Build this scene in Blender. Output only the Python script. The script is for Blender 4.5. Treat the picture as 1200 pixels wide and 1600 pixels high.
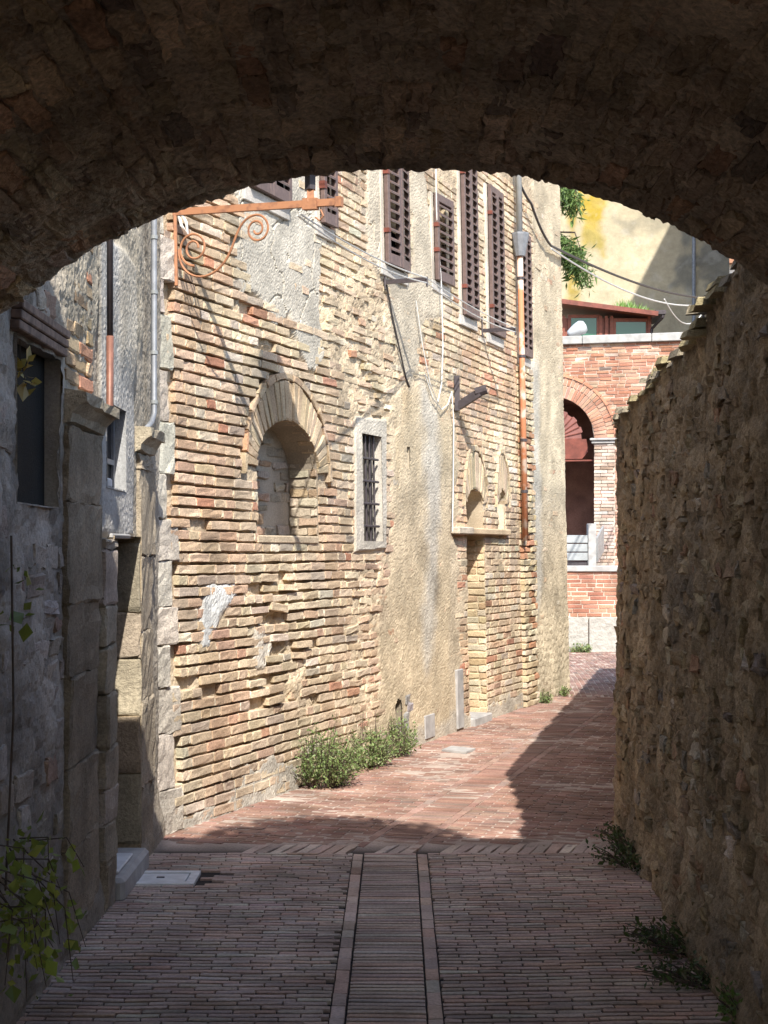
import bpy, math, random
import numpy as np
from mathutils import Vector

# ------------------------------------------------------------------ camera, sky, sun, exposure
SC = bpy.context.scene
for o in list(bpy.data.objects):
    bpy.data.objects.remove(o)
F = 2311.0          # focal length in photo pixels
HZ = 860.0          # horizon row of the photo
EYE = 1.65
cam_d = bpy.data.cameras.new('camera')
cam = bpy.data.objects.new('camera', cam_d)
SC.collection.objects.link(cam)
cam.location = (0, 0, EYE)
cam.rotation_euler = (math.radians(90), 0, 0)
cam_d.sensor_fit = 'VERTICAL'
cam_d.sensor_height = 36.0
cam_d.lens = F / 1600 * 36.0
cam_d.shift_y = (HZ - 800) / 1600
cam_d.clip_start = 0.05
cam_d.clip_end = 2000
SC.camera = cam

TO_SUN = Vector((0.515, -2.92, 2.93)).normalized()
world = bpy.data.worlds.new('World')
SC.world = world
world.use_nodes = True
wn = world.node_tree.nodes
sky = wn.new('ShaderNodeTexSky')
sky.sky_type = 'NISHITA'
sky.sun_disc = False
sky.sun_elevation = math.asin(TO_SUN.z)
sky.sun_rotation = math.atan2(TO_SUN.x, TO_SUN.y)
sky.air_density = 1.0
sky.dust_density = 1.2
wn['Background'].inputs['Strength'].default_value = 0.14
world.node_tree.links.new(sky.outputs[0], wn['Background'].inputs['Color'])
sd = bpy.data.lights.new('sun', 'SUN')
sd.energy = 3.5
sd.angle = math.radians(0.53)
sd.color = (1.0, 0.95, 0.86)
sun = bpy.data.objects.new('sun', sd)
SC.collection.objects.link(sun)
sun.location = (3, -10, 14)
sun.rotation_euler = (-TO_SUN).to_track_quat('-Z', 'Y').to_euler()
SC.view_settings.view_transform = 'Standard'
SC.view_settings.look = 'None'
SC.view_settings.gamma = 1.0
SC.view_settings.use_curve_mapping = False
SC.view_settings.exposure = 1.32
SC.cycles.max_bounces = 8
SC.cycles.diffuse_bounces = 4

RNG = np.random.default_rng(11)
random.seed(5)
C = SC.collection

# ------------------------------------------------------------------ noise
def _h(ix, iy, seed):
    n = (ix.astype(np.int64) * 374761393 + iy.astype(np.int64) * 668265263 + seed * 1274126177) & 0xffffffff
    n = ((n ^ (n >> 13)) * 1274126177) & 0xffffffff
    n = n ^ (n >> 16)
    return (n & 0xffffff) / float(0xffffff)
def vnoise(x, y, seed=0):
    x = np.asarray(x, float); y = np.asarray(y, float)
    ix = np.floor(x); iy = np.floor(y)
    fx = x - ix; fy = y - iy
    fx = fx * fx * (3 - 2 * fx); fy = fy * fy * (3 - 2 * fy)
    a = _h(ix, iy, seed); b = _h(ix + 1, iy, seed); c = _h(ix, iy + 1, seed); d = _h(ix + 1, iy + 1, seed)
    return (a + (b - a) * fx) * (1 - fy) + (c + (d - c) * fx) * fy
def fbm(x, y, seed=0, oct=4, gain=0.5):
    s = 0; a = 1; t = 0
    x = np.asarray(x, float); y = np.asarray(y, float)
    for k in range(oct):
        s = s + a * (vnoise(x, y, seed + k * 17) * 2 - 1); t += a
        a *= gain; x = x * 2.03 + 11.3; y = y * 2.03 + 5.7
    return s / t
def worley(x, y, seed=0):
    x = np.asarray(x, float); y = np.asarray(y, float)
    ix = np.floor(x); iy = np.floor(y)
    f1 = np.full(x.shape, 9.0); f2 = np.full(x.shape, 9.0); cid = np.zeros(x.shape)
    for dx in (-1, 0, 1):
        for dy in (-1, 0, 1):
            cx = ix + dx; cy = iy + dy
            px = cx + .1 + .8 * _h(cx, cy, seed); py = cy + .1 + .8 * _h(cx, cy, seed + 7)
            d = np.hypot(px - x, py - y); c = _h(cx, cy, seed + 13)
            new = d < f1
            f2 = np.where(new, f1, np.minimum(f2, d)); cid = np.where(new, c, cid); f1 = np.where(new, d, f1)
    return f1, f2, cid
def sstep(a, b, x):
    t = np.clip((x - a) / (b - a), 0, 1)
    return t * t * (3 - 2 * t)
def poly_sd(px, py, poly):
    """signed distance to a polygon, positive inside"""
    P = np.array(poly, float)
    d = np.full(px.shape, 1e9); inside = np.zeros(px.shape, bool)
    n = len(P)
    for i in range(n):
        a = P[i]; b = P[(i + 1) % n]
        ab = b - a
        t = np.clip(((px - a[0]) * ab[0] + (py - a[1]) * ab[1]) / (ab @ ab + 1e-12), 0, 1)
        d = np.minimum(d, np.hypot(px - a[0] - t * ab[0], py - a[1] - t * ab[1]))
        cond = (a[1] > py) != (b[1] > py)
        with np.errstate(divide='ignore', invalid='ignore'):
            xi = (b[0] - a[0]) * (py - a[1]) / (b[1] - a[1] if b[1] != a[1] else 1e-9) + a[0]
        inside ^= cond & (px < xi)
    return np.where(inside, d, -d)

# ------------------------------------------------------------------ photo measurements -> metres
def gpt(x, y):
    s = (y - HZ) / EYE
    return Vector(((x - 600) / s, F / s, 0.0))
def at(x, y, d):
    """point at depth d metres seen at photo position x, y"""
    return Vector(((x - 600) / F * d, d, EYE + (HZ - y) / F * d))

# ------------------------------------------------------------------ materials
def nd(nt, t, **kw):
    n = nt.nodes.new(t)
    for k, v in kw.items():
        setattr(n, k, v)
    return n
def masonry(name, fine=55.0, var=0.35, bump=0.6, dist=0.006, rough=0.92, grime=0.25, pits=True, streak=0.0):
    m = bpy.data.materials.new(name); m.use_nodes = True
    nt = m.node_tree; L = nt.links
    b = nt.nodes['Principled BSDF']; b.inputs['Roughness'].default_value = rough
    b.inputs['Specular IOR Level'].default_value = 0.2
    at_ = nd(nt, 'ShaderNodeAttribute'); at_.attribute_name = 'col'
    g = nd(nt, 'ShaderNodeNewGeometry')
    n1 = nd(nt, 'ShaderNodeTexNoise'); n1.inputs['Scale'].default_value = fine; n1.inputs['Detail'].default_value = 8; n1.inputs['Roughness'].default_value = 0.65
    n2 = nd(nt, 'ShaderNodeTexNoise'); n2.inputs['Scale'].default_value = 3.1; n2.inputs['Detail'].default_value = 6
    n3 = nd(nt, 'ShaderNodeTexNoise'); n3.inputs['Scale'].default_value = fine * 3.2; n3.inputs['Detail'].default_value = 4
    for n in (n1, n2, n3):
        L.new(g.outputs['Position'], n.inputs['Vector'])
    r1 = nd(nt, 'ShaderNodeMapRange'); L.new(n1.outputs['Fac'], r1.inputs['Value'])
    r1.inputs['From Min'].default_value = 0.28; r1.inputs['From Max'].default_value = 0.72
    r1.inputs['To Min'].default_value = 1 - var; r1.inputs['To Max'].default_value = 1 + var
    r2 = nd(nt, 'ShaderNodeMapRange'); L.new(n2.outputs['Fac'], r2.inputs['Value'])
    r2.inputs['From Min'].default_value = 0.3; r2.inputs['From Max'].default_value = 0.7
    r2.inputs['To Min'].default_value = 1 - grime; r2.inputs['To Max'].default_value = 1 + grime * 0.6
    mu = nd(nt, 'ShaderNodeMath', operation='MULTIPLY'); L.new(r1.outputs[0], mu.inputs[0]); L.new(r2.outputs[0], mu.inputs[1])
    vm = nd(nt, 'ShaderNodeVectorMath', operation='SCALE'); L.new(at_.outputs['Color'], vm.inputs[0]); L.new(mu.outputs[0], vm.inputs['Scale'])
    L.new(vm.outputs[0], b.inputs['Base Color'])
    ad = nd(nt, 'ShaderNodeMath', operation='MULTIPLY_ADD'); L.new(n3.outputs['Fac'], ad.inputs[0]); ad.inputs[1].default_value = 0.35; L.new(n1.outputs['Fac'], ad.inputs[2])
    h = ad
    if pits:
        vo = nd(nt, 'ShaderNodeTexVoronoi'); vo.inputs['Scale'].default_value = fine * 1.3; L.new(g.outputs['Position'], vo.inputs['Vector'])
        pr = nd(nt, 'ShaderNodeMapRange'); L.new(vo.outputs['Distance'], pr.inputs['Value']); pr.inputs['From Min'].default_value = 0.05; pr.inputs['From Max'].default_value = 0.3
        pr.inputs['To Min'].default_value = -0.35; pr.inputs['To Max'].default_value = 0
        h = nd(nt, 'ShaderNodeMath', operation='ADD'); L.new(ad.outputs[0], h.inputs[0]); L.new(pr.outputs[0], h.inputs[1])
    bp = nd(nt, 'ShaderNodeBump'); bp.inputs['Strength'].default_value = bump; bp.inputs['Distance'].default_value = dist
    L.new(h.outputs[0], bp.inputs['Height']); L.new(bp.outputs[0], b.inputs['Normal'])
    return m
def plain(name, col, rough=0.6, metal=0.0, var=0.2, scale=20.0, bump=0.2, dist=0.003, col2=None, spec=0.4, ramp=(0.35, 0.65)):
    m = bpy.data.materials.new(name); m.use_nodes = True
    nt = m.node_tree; L = nt.links
    b = nt.nodes['Principled BSDF']; b.inputs['Roughness'].default_value = rough; b.inputs['Metallic'].default_value = metal
    b.inputs['Specular IOR Level'].default_value = spec
    g = nd(nt, 'ShaderNodeNewGeometry')
    n1 = nd(nt, 'ShaderNodeTexNoise'); n1.inputs['Scale'].default_value = scale; n1.inputs['Detail'].default_value = 6
    L.new(g.outputs['Position'], n1.inputs['Vector'])
    cr = nd(nt, 'ShaderNodeValToRGB'); L.new(n1.outputs['Fac'], cr.inputs[0])
    c2 = col2 or tuple(min(1, c * (1 + var)) for c in col)
    c1 = tuple(c * (1 - var) for c in col) if col2 is None else col
    cr.color_ramp.elements[0].position = ramp[0]; cr.color_ramp.elements[1].position = ramp[1]
    cr.color_ramp.elements[0].color = (*c1, 1); cr.color_ramp.elements[1].color = (*c2, 1)
    L.new(cr.outputs[0], b.inputs['Base Color'])
    bp = nd(nt, 'ShaderNodeBump'); bp.inputs['Strength'].default_value = bump; bp.inputs['Distance'].default_value = dist
    L.new(n1.outputs['Fac'], bp.inputs['Height']); L.new(bp.outputs[0], b.inputs['Normal'])
    return m
def leafmat(name, rough=0.5, trans=0.3):
    m = bpy.data.materials.new(name); m.use_nodes = True
    nt = m.node_tree; L = nt.links
    b = nt.nodes['Principled BSDF']; b.inputs['Roughness'].default_value = rough
    at_ = nd(nt, 'ShaderNodeAttribute'); at_.attribute_name = 'col'
    L.new(at_.outputs['Color'], b.inputs['Base Color'])
    tr = nd(nt, 'ShaderNodeBsdfTranslucent'); L.new(at_.outputs['Color'], tr.inputs['Color'])
    mx = nd(nt, 'ShaderNodeMixShader'); mx.inputs[0].default_value = trans
    L.new(b.outputs[0], mx.inputs[1]); L.new(tr.outputs[0], mx.inputs[2])
    L.new(mx.outputs[0], nt.nodes['Material Output'].inputs['Surface'])
    return m
M = {
    'brick': masonry('weathered_brick', 80, 0.36, 0.9, 0.006, grime=0.32),
    'stone': masonry('rough_stone', 60, 0.36, 0.9, 0.009, grime=0.38),
    'mortar': masonry('old_mortar_and_plaster', 85, 0.24, 0.8, 0.005, grime=0.30),
    'vault': masonry('sooty_vault_brick', 55, 0.5, 1.0, 0.011, grime=0.4),
    'paver': masonry('paving_brick', 70, 0.26, 0.5, 0.003, rough=0.8, grime=0.34, pits=False),
    'render': masonry('painted_render', 9, 0.12, 0.5, 0.02, grime=0.12, pits=False),
    'orange': plain('terracotta_paint', (0.38, 0.175, 0.09), 0.7, scale=22, col2=(0.24, 0.11, 0.065), ramp=(0.50, 0.68), bump=0.4),
    'orange_pipe': plain('peeling_orange_paint', (0.44, 0.175, 0.085), 0.65, scale=7, col2=(0.54, 0.42, 0.34), ramp=(0.50, 0.60), bump=0.4),
    'zinc': plain('zinc_pipe', (0.20, 0.21, 0.23), 0.5, 0.2, var=0.15),
    'galv': plain('galvanised_sheet', (0.33, 0.345, 0.35), 0.45, 0.25, var=0.15, scale=6),
    'shutter': plain('mauve_brown_paint', (0.125, 0.085, 0.076), 0.55, var=0.15, scale=30),
    'dark': plain('dark_interior', (0.012, 0.010, 0.010), 0.9, var=0.1),
    'iron': plain('dark_iron', (0.06, 0.05, 0.055), 0.5, 0.2, var=0.2),
    'rust': plain('rust_brown_metal', (0.16, 0.045, 0.03), 0.55, var=0.25, scale=8),
    'rust_lite': plain('faded_red_metal', (0.22, 0.09, 0.075), 0.55, var=0.15, scale=8),
    'wood_red': plain('red_stained_wood', (0.20, 0.055, 0.03), 0.5, var=0.2, scale=12),
    'wood_old': plain('weathered_wood', (0.22, 0.15, 0.12), 0.85, var=0.35, scale=25),
    'wood_dark': plain('dark_door_wood', (0.045, 0.032, 0.026), 0.7, var=0.3, scale=18),
    'cable_w': plain('pale_cable', (0.62, 0.62, 0.60), 0.5, var=0.05),
    'cable_b': plain('black_cable', (0.045, 0.04, 0.04), 0.6, var=0.1),
    'stone_pale': plain('pale_cut_stone', (0.34, 0.335, 0.32), 0.85, var=0.18, scale=7, bump=0.5, dist=0.01),
    'stone_grey': plain('grey_cut_stone', (0.34, 0.33, 0.32), 0.85, var=0.18, scale=9, bump=0.5, dist=0.01),
    'marble': plain('white_slab', (0.60, 0.61, 0.62), 0.6, var=0.12, scale=14),
    'concrete': plain('rough_concrete', (0.33, 0.315, 0.285), 0.95, var=0.12, scale=14, bump=1.0, dist=0.03),
    'soil': plain('dusty_earth', (0.16, 0.12, 0.09), 0.95, var=0.3, scale=3),
    'lamp_white': plain('lamp_housing', (0.42, 0.44, 0.46), 0.4, var=0.05),
    'rubber': plain('tyre_rubber', (0.025, 0.025, 0.025), 0.8, var=0.2),
    'copper': plain('old_copper', (0.22, 0.10, 0.07), 0.5, 0.2, var=0.2),
    'bark': plain('bark', (0.09, 0.065, 0.05), 0.9, var=0.3),
    'roof': plain('clay_roof', (0.30, 0.15, 0.09), 0.9, var=0.25, scale=5),
    'leaf': leafmat('leaf_green'),
}
mg = bpy.data.materials.new('green_glass'); mg.use_nodes = True
_b = mg.node_tree.nodes['Principled BSDF']; _b.inputs['Base Color'].default_value = (0.03, 0.12, 0.07, 1); _b.inputs['Roughness'].default_value = 0.12
M['green_glass'] = mg
mg = bpy.data.materials.new('dark_pane'); mg.use_nodes = True
_b = mg.node_tree.nodes['Principled BSDF']; _b.inputs['Base Color'].default_value = (0.015, 0.015, 0.017, 1); _b.inputs['Roughness'].default_value = 0.15
M['pane'] = mg

# ------------------------------------------------------------------ object helpers
WL = {}
def wl(o):
    return WL.get(o.name, Vector((0, 0, 0))) if o is not None else Vector((0, 0, 0))
def thing(name, loc, label, cat, group=None, kind=None):
    o = bpy.data.objects.new(name, None); C.objects.link(o)
    o.empty_display_size = 0.2
    o.location = loc; WL[o.name] = Vector(loc)
    if kind:
        o['kind'] = kind
    if label:
        o['label'] = label
    if cat:
        o['category'] = cat
    if group:
        o['group'] = group
    return o
def tag(o, label, cat, group=None, kind=None):
    if label: o['label'] = label
    if cat: o['category'] = cat
    if group: o['group'] = group
    if kind: o['kind'] = kind
    return o
def fast_mesh(name, V, Fq, cols=None):
    V = np.ascontiguousarray(V, dtype=np.float32); Fq = np.ascontiguousarray(Fq, dtype=np.int32)
    me = bpy.data.meshes.new(name)
    k = Fq.shape[1]
    me.vertices.add(len(V)); me.vertices.foreach_set('co', V.ravel())
    me.loops.add(Fq.size); me.loops.foreach_set('vertex_index', Fq.ravel())
    me.polygons.add(len(Fq)); me.polygons.foreach_set('loop_start', np.arange(len(Fq), dtype=np.int32) * k)
    me.update(calc_edges=True)
    if cols is not None:
        a = me.color_attributes.new('col', 'FLOAT_COLOR', 'POINT')
        rgba = np.ones((len(V), 4), np.float32); rgba[:, :3] = cols
        a.data.foreach_set('color', rgba.ravel())
    return me
def add(name, me, mat, parent=None, loc=None, smooth=False, kind=None):
    """link mesh whose vertices are relative to loc (world)"""
    o = bpy.data.objects.new(name, me); C.objects.link(o)
    if mat is not None:
        me.materials.clear(); me.materials.append(M[mat] if isinstance(mat, str) else mat)
    loc = Vector(loc) if loc is not None else Vector((0, 0, 0))
    WL[o.name] = loc
    if parent is not None:
        o.parent = parent
        o.location = loc - wl(parent)
    else:
        o.location = loc
    me.polygons.foreach_set('use_smooth', np.full(len(me.polygons), bool(smooth)))
    if kind:
        o['kind'] = kind
    return o
def build(name, V, Fs, mat, parent=None, cols=None, smooth=False, kind=None):
    """general mesh from world coordinates; origin at its middle base"""
    V = np.array(V, float).reshape(-1, 3)
    loc = np.array([(V[:, 0].min() + V[:, 0].max()) / 2, (V[:, 1].min() + V[:, 1].max()) / 2, V[:, 2].min()])
    me = bpy.data.meshes.new(name)
    me.from_pydata((V - loc).tolist(), [], [tuple(int(i) for i in f) for f in Fs]); me.update()
    if cols is not None:
        a = me.color_attributes.new('col', 'FLOAT_COLOR', 'POINT')
        rgba = np.ones((len(V), 4), np.float32); rgba[:, :3] = cols
        a.data.foreach_set('color', rgba.ravel())
    return add(name, me, mat, parent, loc, smooth, kind)
class MB:
    """collects boxes, prisms and tubes of ONE part, in world coordinates"""
    def __init__(self, mp=None):
        self.v = []; self.f = []; self.mp = mp
    def pts(self, P):
        if self.mp is not None:
            P = self.mp(np.array(P, float))
        b = len(self.v); self.v += [tuple(p) for p in np.array(P, float)]; return b
    def box(self, a, b, bev=0.0):
        x0, y0, z0 = a; x1, y1, z1 = b
        if bev <= 0:
            s = self.pts([(x0, y0, z0), (x1, y0, z0), (x1, y1, z0), (x0, y1, z0), (x0, y0, z1), (x1, y0, z1), (x1, y1, z1), (x0, y1, z1)])
            self.f += [tuple(s + i for i in q) for q in ((0, 3, 2, 1), (4, 5, 6, 7), (0, 1, 5, 4), (1, 2, 6, 5), (2, 3, 7, 6), (3, 0, 4, 7))]
            return self
        lo = np.minimum(a, b).astype(float); hi = np.maximum(a, b).astype(float)
        c = bev
        P = []; ids = {}
        for sx in (0, 1):
            for sy in (0, 1):
                for sz in (0, 1):
                    for ax in range(3):
                        p = [lo[0] if sx == 0 else hi[0], lo[1] if sy == 0 else hi[1], lo[2] if sz == 0 else hi[2]]
                        sg = (sx, sy, sz)
                        for q in range(3):
                            if q != ax:
                                p[q] += c if sg[q] == 0 else -c
                        ids[(sx, sy, sz, ax)] = len(P); P.append(p)
        s = self.pts(P); g = lambda *k: s + ids[k]
        for ax in range(3):
            o1, o2 = [q for q in range(3) if q != ax]
            for sgn in (0, 1):
                ring = []
                for (i, j) in ((0, 0), (1, 0), (1, 1), (0, 1)):
                    k = [0, 0, 0]; k[ax] = sgn; k[o1] = i; k[o2] = j
                    ring.append(g(*k, ax))
                self.f.append(tuple(ring))
        for ax in range(3):   # edges along ax
            o1, o2 = [q for q in range(3) if q != ax]
            for i in (0, 1):
                for j in (0, 1):
                    k0 = [0, 0, 0]; k0[o1] = i; k0[o2] = j; k1 = list(k0); k1[ax] = 1
                    self.f.append((g(*k0, o1), g(*k0, o2), g(*k1, o2), g(*k1, o1)))
        for k in ((x, y, z) for x in (0, 1) for y in (0, 1) for z in (0, 1)):
            self.f.append((g(*k, 0), g(*k, 1), g(*k, 2)))
        return self
    def bar(self, p, q, w, h=None, up=(0, 0, 1)):
        h = h or w
        p = Vector(p); q = Vector(q); d = (q - p).normalized(); u = Vector(up)
        if abs(d.dot(u)) > 0.98: u = Vector((1, 0, 0))
        s = d.cross(u).normalized(); u = s.cross(d).normalized()
        P = []
        for e in (p, q):
            for a, b in ((-1, -1), (1, -1), (1, 1), (-1, 1)):
                P.append(e + s * (a * w / 2) + u * (b * h / 2))
        k = self.pts(P)
        self.f += [tuple(k + i for i in f) for f in ((3, 2, 1, 0), (4, 5, 6, 7), (0, 1, 5, 4), (1, 2, 6, 5), (2, 3, 7, 6), (3, 0, 4, 7))]
        return self
    def tube(self, pts, r, n=8, cap=True):
        pts = [Vector(p) for p in pts]; rs = r if hasattr(r, '__len__') else [r] * len(pts)
        rings = []; prev = None
        for i, p in enumerate(pts):
            d = (pts[min(i + 1, len(pts) - 1)] - pts[max(i - 1, 0)]).normalized()
            if prev is None:
                u = Vector((0, 0, 1)) if abs(d.z) < 0.9 else Vector((1, 0, 0))
                u = (u - d * u.dot(d)).normalized()
            else:
                u = (prev - d * prev.dot(d)).normalized()
            prev = u; s = d.cross(u)
            rings.append(self.pts([p + (u * math.cos(a) + s * math.sin(a)) * rs[i] for a in [2 * math.pi * k / n for k in range(n)]]))
        for a, b in zip(rings, rings[1:]):
            self.f += [(a + k, a + (k + 1) % n, b + (k + 1) % n, b + k) for k in range(n)]
        if cap:
            self.f.append(tuple(rings[0] + k for k in reversed(range(n)))); self.f.append(tuple(rings[-1] + k for k in range(n)))
        return self
    def prism(self, poly, ext):
        """poly: list of 3D points, extruded by vector ext"""
        n = len(poly); e = Vector(ext)
        s = self.pts([Vector(p) for p in poly] + [Vector(p) + e for p in poly])
        self.f += [(s + i, s + (i + 1) % n, s + n + (i + 1) % n, s + n + i) for i in range(n)]
        self.f.append(tuple(s + i for i in reversed(range(n)))); self.f.append(tuple(s + n + i for i in range(n)))
        return self
    def quad(self, P):
        s = self.pts(P); self.f.append(tuple(range(s, s + len(P)))); return self
    def done(self, name, mat, parent=None, smooth=False, kind=None, col=None):
        cols = None
        if col is not None:
            cols = np.tile(np.array(col, float), (len(self.v), 1))
        return build(name, self.v, self.f, mat, parent, cols, smooth, kind)

# ------------------------------------------------------------------ piece generator (bricks, stones, pavers)
SU = np.array([0, .05, .5, .95, 1.0]); SV = np.array([0, .14, .86, 1.0])
def piece_batch(u0, u1, v0, v1, fo, back, edge=0.005, rough=0.002, su=SU, sv=SV, tilt=None, rnd=0.0, dome=0.0):
    """N little blocks in wall space (u along, v up, o out). Returns verts N,K,3 and quad faces"""
    N = len(u0); nu, nv = len(su), len(sv)
    S, T = np.meshgrid(su, sv); S = S.ravel(); T = T.ravel()
    col = lambda a: np.asarray(a, float).reshape(-1, 1) * np.ones((N, 1)) if np.ndim(a) else np.full((N, 1), float(a))
    u0, u1, v0, v1, fo = map(col, (u0, u1, v0, v1, fo))
    U = u0 + (u1 - u0) * S; V = v0 + (v1 - v0) * T
    du = (u1 - u0); dv = (v1 - v0)
    bnd = ((S == 0) | (S == 1) | (T == 0) | (T == 1)).astype(float)
    cor = (((S == 0) | (S == 1)) & ((T == 0) | (T == 1))).astype(float)
    O = fo - edge * bnd * RNG.uniform(.5, 1.5, U.shape) + RNG.normal(0, rough, U.shape)
    if dome:
        O = O - dome * np.maximum(np.abs(2 * S - 1) ** 3, np.abs(2 * T - 1) ** 3) * np.ones((N, 1))
    O = O + RNG.normal(0, 1, (N, 1)) * rough * 1.2 * (2 * S - 1) + RNG.normal(0, 1, (N, 1)) * rough * (2 * T - 1)
    j = rough * 1.2
    U = U + RNG.normal(0, j, U.shape); V = V + RNG.normal(0, j, V.shape)
    if rnd:
        U = U - np.sign(2 * S - 1) * cor * du * rnd * RNG.uniform(.4, 1.2, U.shape) - np.sign(2 * S - 1) * bnd * du * rnd * .25 * RNG.uniform(0, 1, U.shape)
        V = V - np.sign(2 * T - 1) * cor * dv * rnd * RNG.uniform(.4, 1.2, U.shape) - np.sign(2 * T - 1) * bnd * dv * rnd * .25 * RNG.uniform(0, 1, U.shape)
    if tilt is not None:
        t = col(tilt); uc = (u0 + u1) / 2; vc = (v0 + v1) / 2
        U, V = uc + (U - uc) - (V - vc) * t, vc + (V - vc) + (U - uc) * t
    per = [i for i in range(nu)] + [nu * r + nu - 1 for r in range(1, nv)] + [nu * (nv - 1) + i for i in range(nu - 2, -1, -1)] + [nu * r for r in range(nv - 2, 0, -1)]
    P = np.stack([U, V, O], -1)
    Bk = P[:, per].copy(); Bk[..., 2] = col(back)
    P = np.concatenate([P, Bk], 1)
    fs = []
    for r in range(nv - 1):
        for c in range(nu - 1):
            a = r * nu + c; fs.append((a, a + 1, a + nu + 1, a + nu))
    n0 = nu * nv; m = len(per)
    for i in range(m):
        k = (i + 1) % m
        fs.append((per[k], per[i], n0 + i, n0 + k))
    return P, np.array(fs, np.int32)
def seen_size(W):
    """projected size (photo px squared) of each piece, 0 outside the frame"""
    d = np.maximum(W[..., 1], 0.3)
    x = 600 + F * W[..., 0] / d; y = HZ - F * (W[..., 2] - EYE) / d
    a = (np.clip(x.max(1), 0, 1200) - np.clip(x.min(1), 0, 1200)) * (np.clip(y.max(1), 0, 1600) - np.clip(y.min(1), 0, 1600))
    a[W[..., 1].min(1) < 0.5] = 0
    return a
def lay(P, fs, mp, name, rest, parent, mat, cols, most=300, vis=None, smooth=False):
    """pieces to objects: the 'most' that show largest are parts of their own, the others one joined part"""
    N, K, _ = P.shape
    if N == 0: return
    W = mp(P.reshape(-1, 3)).reshape(N, K, 3)
    size = seen_size(W)
    if vis is not None:
        size = size * vis
    order = np.argsort(-size)
    n_own = int(min(most, (size > 30).sum(), N))
    for i in order[:n_own]:
        c = W[i].mean(0)
        me = fast_mesh(name, W[i] - c, fs, np.tile(cols[i], (K, 1)))
        add(name, me, mat, parent, c, smooth)
    r = order[n_own:]
    if len(r):
        Wr = W[r].reshape(-1, 3); c = np.array([Wr[:, 0].mean(), Wr[:, 1].mean(), Wr[:, 2].min()])
        Fr = (fs[None] + (np.arange(len(r)) * K)[:, None, None]).reshape(-1, 4)
        add(rest, fast_mesh(rest, Wr - c, Fr, np.repeat(cols[r], K, 0)), mat, parent, c, smooth, kind='stuff')
def grid_sheet(us, vs, hfun, mp, name, mat, parent, cut=None, kind=None, grain=0.0):
    """height field over wall space; hfun(U,V)->(O,col). cut(U,V)-> bool of cells left out"""
    U, V = np.meshgrid(us, vs)
    O, col = hfun(U, V)
    if grain:
        O = O + RNG.normal(0, grain, O.shape)
    W = mp(np.stack([U.ravel(), V.ravel(), O.ravel()], -1))
    nu, nv = len(us), len(vs)
    i = np.arange(nv - 1)[:, None] * nu + np.arange(nu - 1)[None]
    Fq = np.stack([i, i + 1, i + nu + 1, i + nu], -1).reshape(-1, 4)
    if cut is not None:
        Uc = (U[:-1, :-1] + U[1:, 1:]) / 2; Vc = (V[:-1, :-1] + V[1:, 1:]) / 2
        Fq = Fq[~cut(Uc, Vc).ravel()]
        used = np.zeros(len(W), bool); used[Fq.ravel()] = True
        idx = np.cumsum(used) - 1
        W = W[used]; col = col.reshape(-1, 3)[used]; Fq = idx[Fq]
    c = np.array([W[:, 0].mean(), W[:, 1].mean(), W[:, 2].min()])
    return add(name, fast_mesh(name, W - c, Fq, col.reshape(-1, 3)), mat, parent, c, grain == 0, kind)
def pick(n, palette):
    w = np.array([p[0] for p in palette], float); w /= w.sum()
    cs = np.array([p[1] for p in palette])
    c = cs[RNG.choice(len(palette), n, p=w)]
    return np.clip(c * RNG.normal(1, .075, (n, 1)) * RNG.normal(1, .02, (n, 3)), .01, .95)
def fill(a, b, lens, joint, start=0.0):
    out = []; x = a - start
    while x < b:
        l = lens()
        p, q = max(x, a), min(x + l, b)
        if q - p > 0.025: out.append((p, q))
        x += l + joint
    return out
def free(a, b, holes, v0, v1):
    iv = [(a, b)]
    for h in holes:
        r = h(v0, v1)
        if r is None: continue
        nx = []
        for (p, q) in iv:
            if r[1] <= p or r[0] >= q: nx.append((p, q)); continue
            if r[0] > p: nx.append((p, r[0]))
            if r[1] < q: nx.append((r[1], q))
        iv = nx
    return [i for i in iv if i[1] - i[0] > .02]
def rect_hole(a, b, z0, z1):
    return lambda v0, v1: (a, b) if (v1 > z0 and v0 < z1) else None
def arch_hole(a, b, z0, zs, zt):
    """opening with straight jambs to zs and an elliptic head to zt"""
    c = (a + b) / 2; r = (b - a) / 2
    def f(v0, v1):
        if v1 <= z0 or v0 >= zt: return None
        vm = (v0 + v1) / 2
        if vm <= zs: return (a, b)
        t = (vm - zs) / (zt - zs)
        if t >= 1: return None
        w = r * math.sqrt(1 - t * t); return (c - w, c + w)
    return f
def in_holes(holes, U, V, shrink=0.006):
    out = np.zeros(U.shape, bool)
    for h in holes:
        kind, p = h
        if kind == 'r':
            a, b, z0, z1 = p
            out |= (U > a + shrink) & (U < b - shrink) & (V > z0 + shrink) & (V < z1 - shrink)
        else:
            a, b, z0, zs, zt = p
            c = (a + b) / 2; r = (b - a) / 2 - shrink
            t = np.clip((V - zs) / (zt - zs - shrink), 0, None)
            w = np.where(t < 1, r * np.sqrt(np.clip(1 - t * t, 0, 1)), -1)
            out |= (np.abs(U - c) < w) & (V > z0 + shrink)
    return out
def hole_fns(holes):
    return [rect_hole(*p) if k == 'r' else arch_hole(*p) for k, p in holes]
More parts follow.
